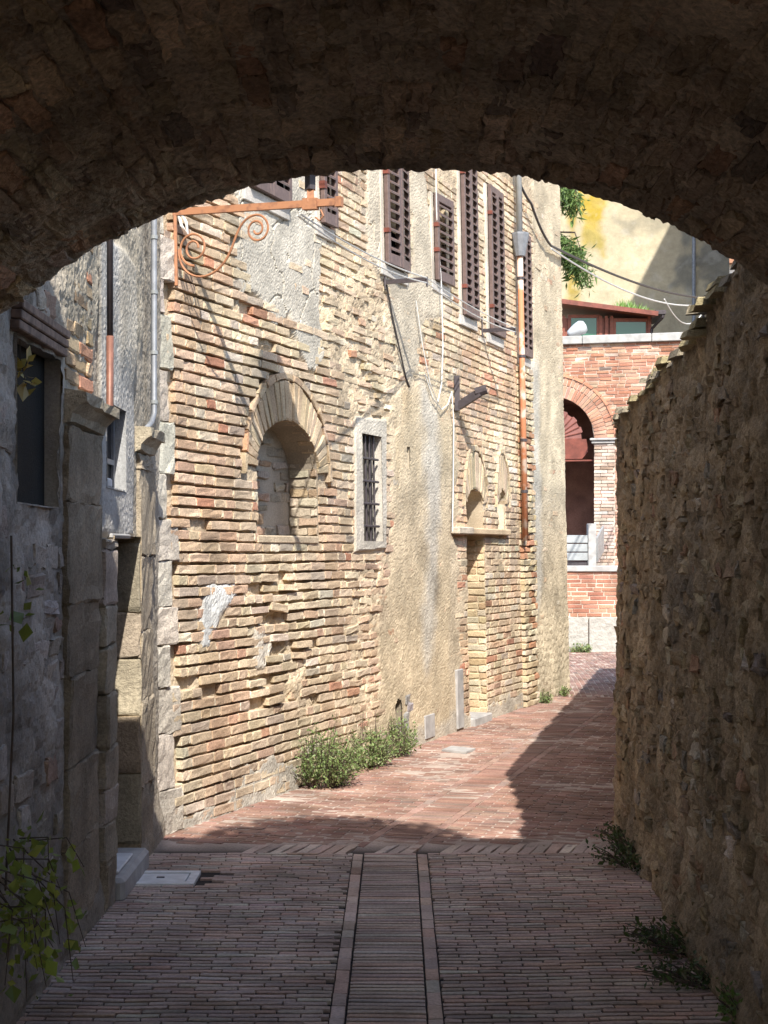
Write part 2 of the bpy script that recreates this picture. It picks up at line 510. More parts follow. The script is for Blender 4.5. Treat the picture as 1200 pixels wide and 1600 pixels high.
def recess(mp, hole, depth, name, mat, parent, col, front=0.0, n=14, bottom=True):
    """the inside of an opening: jambs, head, sill and back as one little shell"""
    k, p = hole
    if k == 'r':
        a, b, z0, z1 = p; ring = [(a, z0), (b, z0), (b, z1), (a, z1)]
    else:
        a, b, z0, zs, zt = p; c = (a + b) / 2; r = (b - a) / 2
        ring = [(a, z0), (b, z0)] + [(c + r * math.cos(t), zs + (zt - zs) * math.sin(t)) for t in np.linspace(0, math.pi, n)]
    m = MB(mp); N = len(ring)
    s = m.pts([(u, v, front) for u, v in ring] + [(u, v, -depth) for u, v in ring])
    m.f += [(s + (i + 1) % N, s + i, s + N + i, s + N + (i + 1) % N) for i in range(N)]
    m.f.append(tuple(s + N + i for i in range(N)))
    return m.done(name, mat, parent, col=col)

# ================================================================== GROUND AND PAVING
PI = math.pi
def wl_off(name, off): pass
ground = MB().quad([(-150, -60, -0.06), (150, -60, -0.06), (150, 400, -0.06), (-150, 400, -0.06)]).done('ground', 'soil')
ground['kind'] = 'structure'

# the long brick house wall (seen beyond the arch)
WA = np.array([-1.302, 8.475]); WT = np.array([0.364, 0.9314]); WNRM = np.array([0.9314, -0.364]); LEAN = 0.02
def mp_mid(P):
    P = np.asarray(P, float)
    u, v, o = P[..., 0], P[..., 1], P[..., 2]
    k = o - LEAN * v
    return np.stack([WA[0] + u * WT[0] + k * WNRM[0], WA[1] + u * WT[1] + k * WNRM[1], v], -1)
def mw(x, y, off=0.0):
    """photo point on the long wall -> (along, up)"""
    rx = (x - 600) / F; rz = (HZ - y) / F
    d = (WNRM @ WA - LEAN * EYE + off) / (WNRM[0] * rx + WNRM[1] + LEAN * rz)
    X = rx * d
    return ((X - WA[0]) * WT[0] + (d - WA[1]) * WT[1], EYE + rz * d)
# the garden wall on the right
RA = np.array([1.285, 4.5]); RT1 = np.array([0.0192, 0.9998]); RT2 = np.array([0.2126, 0.9771]); RL = 4.17
def mp_right(P):
    P = np.asarray(P, float)
    u, v, o = P[..., 0], P[..., 1], P[..., 2]
    a = np.minimum(u, RL); b = np.maximum(u - RL, 0)
    bl = sstep(RL - .12, RL + .12, u)
    tx = RT1[0] * (1 - bl) + RT2[0] * bl; ty = RT1[1] * (1 - bl) + RT2[1] * bl
    return np.stack([RA[0] + a * RT1[0] + b * RT2[0] - o * ty, RA[1] + a * RT1[1] + b * RT2[1] + o * tx, v], -1)
def right_top(u):
    d = 4.5 + np.asarray(u, float)
    return np.where(d < 8.67, 2.42 + (8.67 - d) * .06 + .075 * (d < 6.12), 2.42)
def on_street(X, d, pad=0.05):
    mid = ((X - WA[0]) * WNRM[0] + (d - WA[1]) * WNRM[1] > -pad) | (d < WA[1])
    left = (X > -1.3 - pad - .06) | (d > 8.2)
    rx = np.where(d < 8.67, 1.285 + (d - 4.5) * .0192, 1.37 + (d - 8.67) * .2176)
    return mid & left & (X < rx + pad)

def bed(U, V):
    o = np.where(V < 8.2, -.013, -.003) + .003 * fbm(U * 9, V * 9, 3)
    edge = sstep(.1, .02, np.abs(U + 1.3)) * (V < 8.4)
    o = o + edge * .01
    dark = np.array([.030, .026, .026]); pale = np.array([.42, .34, .29])
    k = sstep(8.1, 8.3, V)[..., None]
    col = dark * (1 - k) + pale * k
    col = col * (1 + .25 * fbm(U * 4, V * 4, 8))[..., None]
    dust = (edge * .8)[..., None]
    return o, col * (1 - dust) + np.array([.20, .17, .15]) * dust
pave = grid_sheet(np.arange(-1.75, 8, .05), np.concatenate([np.arange(-8, 3.8, .4), np.arange(3.8, 26, .05)]), bed, lambda P: P, 'pavement', 'mortar', None, kind='structure')

PAL_PAVE1 = [(5, (.45, .345, .295)), (3, (.41, .325, .28)), (2, (.47, .33, .265)), (1, (.50, .425, .36))]
PAL_PAVE2 = [(5, (.275, .168, .132)), (3, (.25, .142, .110)), (2, (.30, .195, .155)), (1, (.235, .165, .138))]
# --- stretch under and just beyond the arch: rows of bricks on edge, a drain strip in the middle
gl = lambda d: -.165 + .009 * (d - 5.2)
gr = lambda d: .183 + .009 * (d - 5.2)
def mp_p1(P):
    P = np.asarray(P, float); u, v, o = P[..., 0], P[..., 1], P[..., 2]
    sk = np.where(u > gr(v), .035 * (u - gr(v)), np.where(u < gl(v), -.012 * (u - gl(v)), 0)) + .008 * fbm(u * .9, v * .7, 5)
    return np.stack([u, v + sk, o + .006 * fbm(u * 2.1, v * 2.1, 6)], -1)
MH = (-1.31, -.94, 7.30, 7.60)     # white inspection cover
R_ = []
row = 0
d = 3.75
while d < 8.04:
    dd = d + .046
    for (a, b, L) in ((-1.42, gl(d) - .031, .155), (gl(d) + .034, gr(d) - .034, .6), (gr(d) + .031, 1.46, .155)):
        off = (row % 2) * .08 + RNG.uniform(-.012, .012)
        for (p, q) in fill(a, b, lambda: L * RNG.uniform(.93, 1.07), .007, off if L < .5 else 0):
            if L < .5 and p < MH[1] + .01 and q > MH[0] - .01 and dd > MH[2] and d < MH[3]: continue
            R_.append((p, q, d + .0075, dd - .0075))
    d = dd; row += 1
for g in (gl, gr):
    d = 3.75
    while d < 8.04:
        l = .155 * RNG.uniform(.85, 1.12)
        R_.append((g(d) - .0255, g(d) + .0255, d, min(d + l, 8.05) - .005)); d += l
R_ = np.array(R_)
n1 = len(R_)
P, fs = piece_batch(R_[:, 0], R_[:, 1], R_[:, 2], R_[:, 3], RNG.normal(0, .0011, n1), -.03, .0022, .0004, su=np.array([0, .04, .5, .96, 1]), sv=np.array([0, .18, .82, 1]))
cl = pick(n1, PAL_PAVE1)
bd = (R_[:, 1] - R_[:, 0]) < .06
cl[bd] = cl[bd] * 1.05
dirt = fbm((R_[:, 0] + R_[:, 1]) * .9, R_[:, 2] * 1.4, 21)[:, None]
warm = sstep(.2, 1.2, (R_[:, 0] + R_[:, 1]) / 2)[:, None] * np.array([.10, .03, 0.0])
cl = cl * (1 + .28 * dirt) * (1 + warm)
lay(P, fs, mp_p1, 'paving_brick', 'paving_bricks', pave, 'paver', cl, 260)
# --- soldier row across the street
R_ = []
x = -.78
while x < 1.36:
    R_.append((x, x + .062, 8.06, 8.30)); x += .072
for b in (gl, gr): R_ = [r for r in R_ if not (r[0] < b(8.2) + .05 and r[1] > b(8.2) - .05)]
R_ = np.array(R_)
P, fs = piece_batch(R_[:, 0], R_[:, 1], R_[:, 2], R_[:, 3], RNG.normal(0, .002, len(R_)), -.03, .003, .0012)
P[..., 0] += (P[..., 1] - 8.06) * .35
lay(P, fs, mp_p1, 'soldier_brick', 'soldier_bricks', pave, 'paver', pick(len(R_), PAL_PAVE1) * 1.1, 60)
# --- the street beyond, turning right
TH = math.radians(16.6); CT, ST = math.cos(TH), math.sin(TH); O2 = np.array([.04, 8.30])
def mp_p2(P):
    P = np.asarray(P, float); u, v, o = P[..., 0], P[..., 1], P[..., 2]
    return np.stack([O2[0] + u * CT + v * ST, O2[1] - u * ST + v * CT, o + .006 * fbm(u * 2.1, v * 2.1, 7)], -1)
R_ = []
v = -1.0; row = 0
while v < 9.6:
    vv = v + .05
    for (a, b, L) in ((-2.2, -.186, .158), (-.124, .119, .5), (.181, 3.6, .158)):
        off = (row % 2) * .08
        for (p, q) in fill(a, b, lambda: L * RNG.uniform(.97, 1.03), .012, off if L < .4 else 0):
            c = mp_p2(np.array([[(p + q) / 2, (v + vv) / 2, 0]]))[0]
            if 8.34 < c[1] < 16.6 and bool(on_street(c[0], c[1])): R_.append((p, q, v + .002, vv - .002))
    v = vv; row += 1
for g in (-.155, .15):
    v = -.1
    while v < 9.5:
        l = .16 * RNG.uniform(.85, 1.12)
        c = mp_p2(np.array([[g, v, 0]]))[0]
        if c[1] > 8.1 and bool(on_street(c[0], c[1])): R_.append((g - .026, g + .026, v, v + l - .004))
        v += l
R_ = np.array(R_); n2 = len(R_)
P, fs = piece_batch(R_[:, 0], R_[:, 1], R_[:, 2], R_[:, 3], RNG.normal(0, .0012, n2), -.02, .0016, .0008, su=np.array([0, .04, .96, 1]), sv=np.array([0, .15, .85, 1]))
cl = pick(n2, PAL_PAVE2)
bd = (R_[:, 1] - R_[:, 0]) < .06
cl[bd] = cl[bd] * 1.1 + .03
cl = cl * (1 + .25 * fbm((R_[:, 0] + R_[:, 1]) * .7, R_[:, 2] * 1.1, 23)[:, None])
lay(P, fs, mp_p2, 'paving_brick', 'paving_bricks', pave, 'paver', cl, 40)
# --- crossing further on, bricks laid the other way
R_ = []
x = 1.9; row = 0
while x < 4.6:
    for (p, q) in fill(16.66, 24.3, lambda: .22 * RNG.uniform(.97, 1.03), .008, (row % 2) * .11):
        R_.append((x, x + .056, p, q))
    x += .064; row += 1
R_ = np.array(R_)
P, fs = piece_batch(R_[:, 0], R_[:, 1], R_[:, 2], R_[:, 3], RNG.normal(0, .0015, len(R_)), -.02, .002, .001, su=np.array([0, .1, .9, 1]), sv=np.array([0, .04, .96, 1]))
def mp_p3(P):
    P = np.asarray(P, float); u, v, o = P[..., 0], P[..., 1], P[..., 2]
    return np.stack([u + .10 * (v - 16.6) - .006 * (v - 16.6) ** 2, v, o], -1)
lay(P, fs, mp_p3, 'paving_brick', 'paving_bricks', pave, 'paver', pick(len(R_), PAL_PAVE2) * np.array([.95, 1.0, 1.05]), 0)

# ================================================================== ARCHED PASSAGE (we stand inside it)
MOUTH = 4.54; VX, VZ, VR = .069, .905, 1.935
passage = thing('arched_passage', (0, MOUTH, 0), 'dark brick vaulted passage arching over the near end of the street', 'archway')
def mp_vault(P):
    P = np.asarray(P, float); a, v, o = P[..., 0], P[..., 1], P[..., 2]
    w = .018 * fbm(a * .9, v * .8, 31)
    r = VR - o + w
    return np.stack([VX + r * np.sin(a / VR), v, VZ + r * np.cos(a / VR)], -1)
AL, AR = -VR * math.asin((1.30 + VX) / VR), VR * math.asin((1.285 - VX) / VR)
R_ = []
a = AL; row = 0
while a < AR:
    aw = .072 * RNG.uniform(.92, 1.08)
    dend = MOUTH + RNG.uniform(-.006, .004)
    for (p, q) in fill(1.9, dend, lambda: .25 * RNG.uniform(.9, 1.1), .012, (row % 2) * .13 + RNG.uniform(-.02, .02)):
        R_.append((a + .005, a + aw - .006, p, q))
    a += aw; row += 1
R_ = np.array(R_); n = len(R_)
P, fs = piece_batch(R_[:, 0], R_[:, 1], R_[:, 2], R_[:, 3], RNG.normal(.002, .0045, n), -.08, .005, .0042, su=np.array([0, .12, .32, .5, .68, .88, 1]), sv=np.array([0, .03, .25, .5, .75, .97, 1]), rnd=.008)
PAL_V = [(5, (.52, .39, .275)), (3, (.45, .335, .235)), (2, (.55, .43, .315)), (1.2, (.46, .28, .18)), (1.5, (.27, .205, .16))]
cl = pick(n, PAL_V) * (1 + .45 * fbm(R_[:, 0] * 1.3, R_[:, 2] * 1.3, 33)[:, None])
lay(P, fs, mp_vault, 'vault_brick', 'vault_bricks', passage, 'vault', cl, 300)
def vault_bed(U, V):
    o = -.006 + .009 * fbm(U * 7, V * 3.5, 41, 5) + .014 * sstep(.0, .5, fbm(U * 1.7, V * 1.7, 44)) + .010 * fbm(U * 24, V * 18, 45) + .012 * sstep(MOUTH - .05, MOUTH - .01, V)
    c = np.array([.58, .465, .35]) * (1 + .4 * fbm(U * 3, V * 2, 43))[..., None]
    return o, c
grid_sheet(np.linspace(AL, AR, 230), np.concatenate([np.arange(-2.4, 1.9, .25), np.arange(1.9, MOUTH + .012, .0155)]), vault_bed, mp_vault, 'vault_mortar', 'vault', passage, grain=.0026)
m = MB()
arc = [(VX + VR * math.sin(t), VZ + VR * math.cos(t)) for t in np.linspace(AL / VR, AR / VR, 40)]
for p, q in zip(arc, arc[1:]):
    m.quad([(p[0], MOUTH - .03, p[1] + .01), (q[0], MOUTH - .03, q[1] + .01), (q[0], MOUTH - .03, 3.4), (p[0], MOUTH - .03, 3.4)])
m.done('front_wall', 'stone', passage, col=(.36, .28, .19))
MB().box((-5, -2.4, 2.9), (5, MOUTH - .034, 4.0)).done('upper_storey', 'stone', passage, col=(.36, .28, .19))
MB().box((-5, -2.4, 4.004), (5, .05, 8.3)).done('sky_blocker', 'stone', passage, col=(.42, .33, .23))  # unseen block added above the passage to hold back sky light
MB().box((-5, -2.4, -.05), (-1.34, MOUTH - .036, 2.9)).done('side_wall', 'stone', passage, col=(.34, .27, .20))
MB().box((1.325, -2.4, -.05), (5, MOUTH - .036, 2.9)).done('side_wall', 'stone', passage, col=(.34, .27, .20))

# ================================================================== GARDEN WALL ON THE RIGHT
gwall = thing('garden_wall', (1.37, 6.6, 0), 'rough rubble garden wall in shade along the right of the street', 'wall')
def right_h(U, V):
    zt = right_top(U); z = V * zt
    f1, f2, c = worley(U * 6.5, z * 9, 51)
    o = -.006 + .03 * fbm(U * 1.3, z * 1.3, 52) + .020 * np.clip(f2 - f1, 0, .5) + .020 * fbm(U * 9, z * 7, 53, 5)
    pit = sstep(.35, .6, fbm(U * 5, z * 4, 57))
    o = o - .045 * pit
    o = o + .05 * sstep(.5, .05, z) * sstep(2.9, 1.5, U) + .02 * sstep(.25, 0, z)
    base = np.array([.37, .285, .19])
    col = base * (.8 + .4 * c)[..., None] * (1 + .35 * fbm(U * 2.2, z * 1.6, 54))[..., None]
    k = sstep(.1, .55, fbm(U * 1.2 + 4, z * .8, 55))[..., None]
    col = col * (1 - k * .6) + np.array([.19, .17, .15]) * k * .6
    return o, col
grid_sheet(np.concatenate([np.arange(0, 4.6, .014), np.arange(4.6, 14.0, .12)]), np.linspace(0, 1, 190), right_h,
           lambda P: mp_right(np.stack([P[..., 0], P[..., 1] * right_top(P[..., 0]), P[..., 2]], -1)), 'mortar_face', 'stone', gwall, grain=.0022)
R_ = []
z = 0.0
while z < 2.5:
    h = RNG.uniform(.04, .09)
    u = -.02
    while u < 4.75:
        l = RNG.uniform(.05, .17) * (1.4 if z < .4 else 1)
        if RNG.random() < .80: R_.append((u, u + l, z + RNG.uniform(0, .012), z + h))
        u += l + RNG.uniform(.006, .03)
    z += h + RNG.uniform(.004, .014)
R_ = np.array(R_)
R_ = R_[R_[:, 3] < right_top((R_[:, 0] + R_[:, 1]) / 2) - .02]
n = len(R_); uc = (R_[:, 0] + R_[:, 1]) / 2; zc = (R_[:, 2] + R_[:, 3]) / 2
fo = RNG.uniform(-.022, .016, n) + .03 * fbm(uc * 1.3, zc * 1.3, 52) + .05 * sstep(.5, .05, zc) * sstep(2.9, 1.5, uc)
q4 = np.linspace(0, 1, 5)
P, fs = piece_batch(R_[:, 0], R_[:, 1], R_[:, 2], R_[:, 3], fo, -.1, .005, .0055, su=np.array([0, .06, .3, .7, .94, 1]), sv=np.array([0, .1, .5, .9, 1]), tilt=RNG.normal(0, .05, n), rnd=.12, dome=.004)
PAL_R = [(5, (.38, .29, .19)), (3, (.33, .25, .16)), (2, (.43, .345, .24)), (.7, (.36, .23, .15)), (.5, (.29, .25, .21)), (.4, (.50, .44, .35))]
cl = pick(n, PAL_R) * (1 + .3 * fbm(uc * 2.2, zc * 1.6, 54)[:, None])
lay(P, fs, mp_right, 'stone', 'small_stones', gwall, 'stone', cl, 300)
# core and copings
m = MB()
us = [0, 1.6, 1.63, 3, RL - .1, RL + .15, 7, 10.5, 13.95]
for a, b in zip(us, us[1:]):
    za, zb = float(right_top(a)) - .004, float(right_top(b if b != 1.63 else 1.63)) - .004
    A = mp_right(np.array([[a, 0, -.06], [a, za, -.06], [a, za, -.42], [a, 0, -.42], [b, 0, -.06], [b, zb, -.06], [b, zb, -.42], [b, 0, -.42]]))
    s = m.pts(A); m.f += [tuple(s + i for i in q) for q in ((1, 2, 6, 5), (2, 3, 7, 6), (0, 1, 2, 3), (4, 5, 6, 7))]
m.done('wall_core', 'stone', gwall, col=(.30, .23, .15))
u = .05; k = 0
R_ = []
while u < 13.9:
    l = RNG.uniform(.10, .26)
    if u < 1.62 < u + l: l = 1.63 - u
    for lay_ in range(2 if (1.2 < u < 1.65 or RNG.random() < .15) else 1):
        zt = float(right_top(u + l / 2)) + .036 * lay_
        t = RNG.uniform(.022, .036)
        ov = RNG.uniform(.012, .04) + (.03 if 1.3 < u < 1.65 and lay_ == 0 else 0)
        m = MB(mp_right)
        dz = RNG.uniform(-.010, .012)
        c4 = [(u, -.40), (u + l * .5, -.44), (u + l - .008, -.40), (u + l - .008 + RNG.uniform(-.02, .01), ov + RNG.uniform(-.02, .015)), (u + l * .5, ov + RNG.uniform(-.008, .02)), (u + RNG.uniform(0, .02), ov + RNG.uniform(-.02, .015))]
        zz = [zt - .03 * (o > 0) + RNG.uniform(-.006, .006) + dz * (i in (2, 3)) for i, (_, o) in enumerate(c4)]
        s = m.pts([(a, z, o) for (a, o), z in zip(c4, zz)] + [(a + RNG.uniform(-.006, .006), z + t + RNG.uniform(-.006, .006), o - .012) for (a, o), z in zip(c4, zz)])
        m.f += [tuple(s + i for i in reversed(range(6))), tuple(s + 6 + i for i in range(6))] + [(s + i, s + (i + 1) % 6, s + 6 + (i + 1) % 6, s + 6 + i) for i in range(6)]
        lich = RNG.random()
        m.done('coping_stone', 'stone', gwall, col=tuple(np.array([.36, .31, .23]) * RNG.uniform(.75, 1.15) * (np.array([1.1, 1.08, .85]) if lich < .3 else 1)))
    u += l

# ================================================================== STONE HOUSE ON THE LEFT
lhouse = thing('stone_house', (-1.5, 6.5, 0), 'shaded old stone and plaster house front with two pilasters on the left', 'house')
LX = -1.30
def mp_left(P):
    P = np.asarray(P, float)
    return np.stack([LX + P[..., 2], P[..., 0], P[..., 1]], -1)
ud = lambda x: F * 1.3 / (600 - x)
def lw(x, y):
    u = ud(x); return (u, EYE + (HZ - y) / F * u)
LH = [('r', (ud(25), ud(93), 1.815, 2.42)), ('r', (ud(161), ud(191), 1.94, 2.34)), ('r', (6.97, 7.74, -.05, 1.72))]
TOPL = 4.6
def sd_rect(U, V, a, b, z0, z1):
    return np.minimum(np.minimum(U - a, b - U), np.minimum(V - z0, z1 - V))
def left_h(U, V):
    n1_ = fbm(U * 2.2, V * 2.2, 61); n2_ = fbm(U * 9, V * 9, 62)
    stone = sstep(6.02, 5.9, U + .05 * n1_)
    f1, f2, c = worley(U * 6, V * 8, 63)
    o = .010 * n1_ + .006 * n2_ + .004 * fbm(U * 30, V * 30, 64)
    o = o + stone * (-.006 + .014 * np.clip(f2 - f1, 0, .5) + .018 * fbm(U * 3, V * 3, 66) + .010 * fbm(U * 14, V * 10, 69))
    col = np.array([.33, .29, .235]) * np.ones(U.shape + (1,)) * (1 + .25 * n1_ + .15 * n2_)[..., None]
    s3 = stone[..., None]
    col = col * (1 - s3) + (np.array([.40, .35, .30]) * (.72 + .5 * c[..., None]) * (1 + .3 * n1_[..., None])) * s3
    # smooth grey render between the pilasters
    g = sstep(-.02, .03, sd_rect(U, V, 6.72, 7.62, 1.70, 3.15) + .05 * n1_)
    o = o * (1 - .75 * g) + .016 * g
    g3 = g[..., None]
    col = col * (1 - g3) + np.array([.42, .40, .37]) * (1 + .10 * n2_[..., None]) * g3
    # ragged render higher up
    g = sstep(.0, .25, fbm(U * 1.6, V * .9, 67)) * sstep(2.4, 2.7, V)
    o = o + .018 * g
    col = col * (1 - .6 * g[..., None]) + np.array([.50, .44, .34]) * .6 * g[..., None]
    # brown jamb stone beside the door and a darker, browner foot
    d = sstep(1.5, .3, V + .3 * n1_)[..., None] * .35
    col = col * (1 - d) + np.array([.20, .165, .13]) * d
    o = o + .022 * sstep(.20, .05, V + .05 * n2_) + .010 * sstep(.5, .2, V)
    # vertical drip ridges of the render
    o = o + .006 * fbm(U * 26, V * 1.1, 68) * sstep(2.0, 2.3, V)
    return o, np.clip(col, .02, .9)
grid_sheet(np.arange(4.5, 8.60, .012), np.arange(-.04, TOPL, .014), left_h, mp_left, 'plaster_face', 'mortar', lhouse, cut=lambda U, V: in_holes(LH, U, V), grain=.0011)
MB().box((-4.5, 4.51, -.05), (LX - .62, 8.4, TOPL)).done('house_core', 'stone', lhouse, col=(.3, .26, .2))
MB().box((-4.5, 4.52, TOPL - .02), (LX - .01, 8.4, 7.0)).done('upper_wall', 'mortar', lhouse, col=(.42, .36, .28))  # unseen upper part, raised to cut sky light on the garden wall
MB().box((-4.5, 4.5, 7.004), (LX + .1, 8.45, 7.12)).done('roof_slab', 'roof', lhouse)
# rubble stones in the near bay
R_ = []
z = .05
hf = hole_fns(LH)
while z < 4.2:
    h = RNG.uniform(.06, .13)
    for (a, b) in free(4.5, 5.98, [rect_hole(ud(25) - .02, ud(93) + .03, 1.79, 2.44)], z, z + h):
        for (p, q) in fill(a, b, lambda: RNG.uniform(.10, .30), .018):
            if RNG.random() < .72: R_.append((p, q, z + .006, z + h - .004))
    z += h + .008
R_ = np.array(R_); n = len(R_); uc = (R_[:, 0] + R_[:, 1]) / 2; zc = (R_[:, 2] + R_[:, 3]) / 2
P, fs = piece_batch(R_[:, 0], R_[:, 1], R_[:, 2], R_[:, 3], RNG.uniform(-.016, .010, n) + .018 * fbm(uc * 3, zc * 3, 66), -.1, .004, .003, su=np.array([0, .06, .3, .7, .94, 1]), sv=np.array([0, .1, .5, .9, 1]), tilt=RNG.normal(0, .05, n), rnd=.12, dome=.003)
PAL_L = [(4, (.40, .34, .29)), (3, (.33, .28, .23)), (2, (.47, .42, .37)), (1.2, (.36, .24, .19)), (1, (.28, .26, .25))]
lay(P, fs, mp_left, 'stone', 'small_stones', lhouse, 'stone', pick(n, PAL_L), 200)
# pilasters of cut blocks, brick stack above the first
def pilaster(a, b, zcap, proud, hts, col):
    z = .0; k = 0
    R_ = []
    while z < zcap - .02:
        h = hts[k % len(hts)]; R_.append((a, b, z, min(z + h, zcap) - .002)); z += h; k += 1
    R_ = np.array(R_)
    g5 = np.linspace(0, 1, 7)
    P, fs = piece_batch(R_[:, 0], R_[:, 1], R_[:, 2], R_[:, 3], RNG.normal(proud, .004, len(R_)), -.05, .006, .004, su=np.array([0, .02, .12, .25, .4, .5, .62, .75, .88, .98, 1]), sv=np.array([0, .02, .15, .3, .5, .7, .85, .98, 1]))
    cl = np.clip(np.array(col) * RNG.normal(1, .10, (len(R_), 1)), .02, .9)
    lay(P, fs, mp_left, 'stone_block', 'stone_blocks', lhouse, 'stone', cl, 50)
pilaster(ud(99), ud(147), 2.16, .024, [.42, .34, .37, .30], (.25, .205, .15))
pilaster(7.76, 8.14, 2.16, .030, [.40, .46, .36], (.34, .285, .215))
def capital(a, b, z0, z1, proud):
    prof = [(0.0, z0), (proud * .35, z0 + .01), (proud * .45, z0 + (z1 - z0) * .35), (proud * .8, z0 + (z1 - z0) * .62), (proud, z0 + (z1 - z0) * .66), (proud * 1.02, z1), (0, z1 + .015)]
    m = MB(mp_left); n = len(prof); seg = 7
    rings = [m.pts([(a + (b - a) * k / seg, z + RNG.uniform(-.006, .006), o * RNG.uniform(.88, 1.06)) for o, z in prof]) for k in range(seg + 1)]
    for r, s in zip(rings, rings[1:]):
        m.f += [(r + i, s + i, s + (i + 1) % n, r + (i + 1) % n) for i in range(n)]
    m.f += [tuple(rings[0] + i for i in range(n)), tuple(rings[-1] + i for i in reversed(range(n)))]
    m.done('capital', 'stone', lhouse, col=(.36, .31, .23))
capital(ud(97), ud(152), 2.165, 2.29, .10)
capital(7.70, 8.20, 2.165, 2.29, .09)
R_ = []
z = 2.34; k = 0
while z < 3.35:
    for (p, q) in fill(ud(99), 6.52, lambda: .25, .01, (k % 2) * .12): R_.append((p, q, z, z + .056))
    z += .068; k += 1
R_ = np.array(R_)
P, fs = piece_batch(R_[:, 0], R_[:, 1], R_[:, 2], R_[:, 3], RNG.normal(.016, .003, len(R_)), -.05, .004, .002, rnd=.02)
lay(P, fs, mp_left, 'brick', 'bricks', lhouse, 'brick', pick(len(R_), [(3, (.44, .34, .22)), (2, (.38, .28, .18)), (1, (.42, .22, .14))]), 80)
R_ = []
z = .02
while z < 1.69:
    h = min(RNG.uniform(.12, .26), 1.70 - z); R_.append((6.70, 6.965, z, z + h - .004)); z += h
R_ = np.array(R_)
P, fs = piece_batch(R_[:, 0], R_[:, 1], R_[:, 2], R_[:, 3], RNG.normal(.045, .003, len(R_)), -.05, .006, .0035, su=np.array([0, .04, .3, .6, .96, 1]), sv=np.array([0, .05, .35, .65, .95, 1]))
lay(P, fs, mp_left, 'jamb_block', 'jamb_blocks', lhouse, 'stone', pick(len(R_), [(2, (.30, .25, .19)), (1, (.36, .31, .25)), (1, (.30, .2, .15))]), 20)
# openings
wlo = recess(mp_left, LH[0], .065, 'blocked_window', 'mortar', lhouse, (.36, .34, .31), front=.004)
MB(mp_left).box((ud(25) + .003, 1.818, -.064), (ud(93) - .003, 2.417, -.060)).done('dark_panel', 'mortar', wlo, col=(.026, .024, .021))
m = MB(mp_left)
for k in range(3):
    zb = 2.425 + .036 * k
    m.box((ud(18), zb, -.12), (ud(94), zb + .033, .03 + .006 * k), .004)
m.done('wood_lintel', 'wood_old', wlo)
w2 = recess(mp_left, LH[1], .062, 'small_window', 'mortar', lhouse, (.36, .36, .36), front=.02)
m = MB(mp_left); a, b, z0, z1 = LH[1][1]
m.box((a + .004, z0 + .004, -.06), (b - .004, z1 - .004, -.052)); m.done('pane', 'pane', w2)
m = MB(mp_left)
for zz in (z0 + .13,): m.box((a + .005, zz, -.05), (b - .005, zz + .025, -.035))
for uu in (a + .01, (a + b) / 2 - .012, b - .035): m.box((uu, z0 + .004, -.051), (uu + .025, z1 - .004, -.036))
m.done('frame', 'zinc', w2)
m = MB(mp_left); m.box((a + .05, z0 + .005, -.03), (a + .16, z0 + .05, .015), .008); m.done('sill_brick', 'marble', w2)
dr = recess(mp_left, LH[2], .26, 'doorway', 'stone', lhouse, (.36, .285, .19), front=.03)
a, b, z0, z1 = LH[2][1]
m = MB(mp_left)
for k in range(5):
    m.box((a + .02 + k * .144, .1, -.255), (a + .02 + k * .144 + .14, 1.70, -.235), .004)
m.done('plank_door', 'wood_dark', dr)
m = MB(mp_left); m.box((a - .02, 1.708, -.2), (b - .30, 1.730, .026), .005); m.done('door_lintel', 'stone_grey', dr)
m = MB(mp_left); m.box((a + .01, -.02, -.24), (b - .01, .10, .075), .02); m.done('door_step', 'stone_grey', dr)
m = MB(mp_left); m.box((a + .1, .104, -.16), (a + .52, .118, .03), .004); m.done('step_slab', 'marble', dr)
# far jamb of rough blocks (faces the street's near end)
R_ = []
z = .11
while z < 1.68:
    h = min(RNG.choice([.30, .38, .24]), 1.695 - z); R_.append((-.25, .028, z, z + h - .006)); z += h
R_ = np.array(R_)
P, fs = piece_batch(R_[:, 0], R_[:, 1], R_[:, 2], R_[:, 3], RNG.normal(.012, .004, len(R_)), -.02, .006, .003, su=np.array([0, .04, .3, .6, .96, 1]), sv=np.array([0, .05, .35, .65, .95, 1]))
lay(P, fs, lambda P: np.stack([LX + P[..., 0], 7.735 - P[..., 2], P[..., 1]], -1), 'jamb_block', 'jamb_blocks', dr, 'stone', pick(len(R_), [(1, (.30, .245, .175)), (1, (.34, .285, .21))]), 20)

# ================================================================== LONG BRICK HOUSE
bhouse = thing('brick_house', (WA[0], WA[1], 0), 'tall weathered brick and plaster house running along the sunlit left side', 'house')
END = 9.55; TOPM = 7.0
wz = lambda pts: [mw(*p) for p in pts]
def rect_px(x0, x1, ym_top, ym_bot):
    """opening from photo edges (rows measured at the middle)"""
    xm = (x0 + x1) / 2
    return (mw(x0, 860)[0], mw(x1, 860)[0], mw(xm, ym_bot)[1], mw(xm, ym_top)[1])
a, b, z0, z1 = rect_px(403, 499, 657, 838)
NICHE = ('a', (a, b, z0, z1 - .36, z1))
a, b, z0, z1 = rect_px(566, 597, 678, 846); GRILL = ('r', (a, b, z0, z1))
a, b, z0, z1 = rect_px(729, 757, 836, 1112); DOORWAY = ('r', (a, b, .04, z1))
a, b, z0, z1 = rect_px(730, 756, 764, 828); ARCHWIN = ('a', (a, b, z0, z0 + .25, z1))
a, b, z0, z1 = rect_px(780, 791, 765, 830); SLOT = ('a', (a, b, z0, z1 - .15, z1))
a, b, z0, z1 = rect_px(611, 623, 1092, 1142); FOOTHOLE = ('a', (a, b, z0, z0 + .18, z1))
a, b, z0, z1 = rect_px(637.5, 642.5, 698, 735); SLIT = ('r', (a, b, z0, z1))
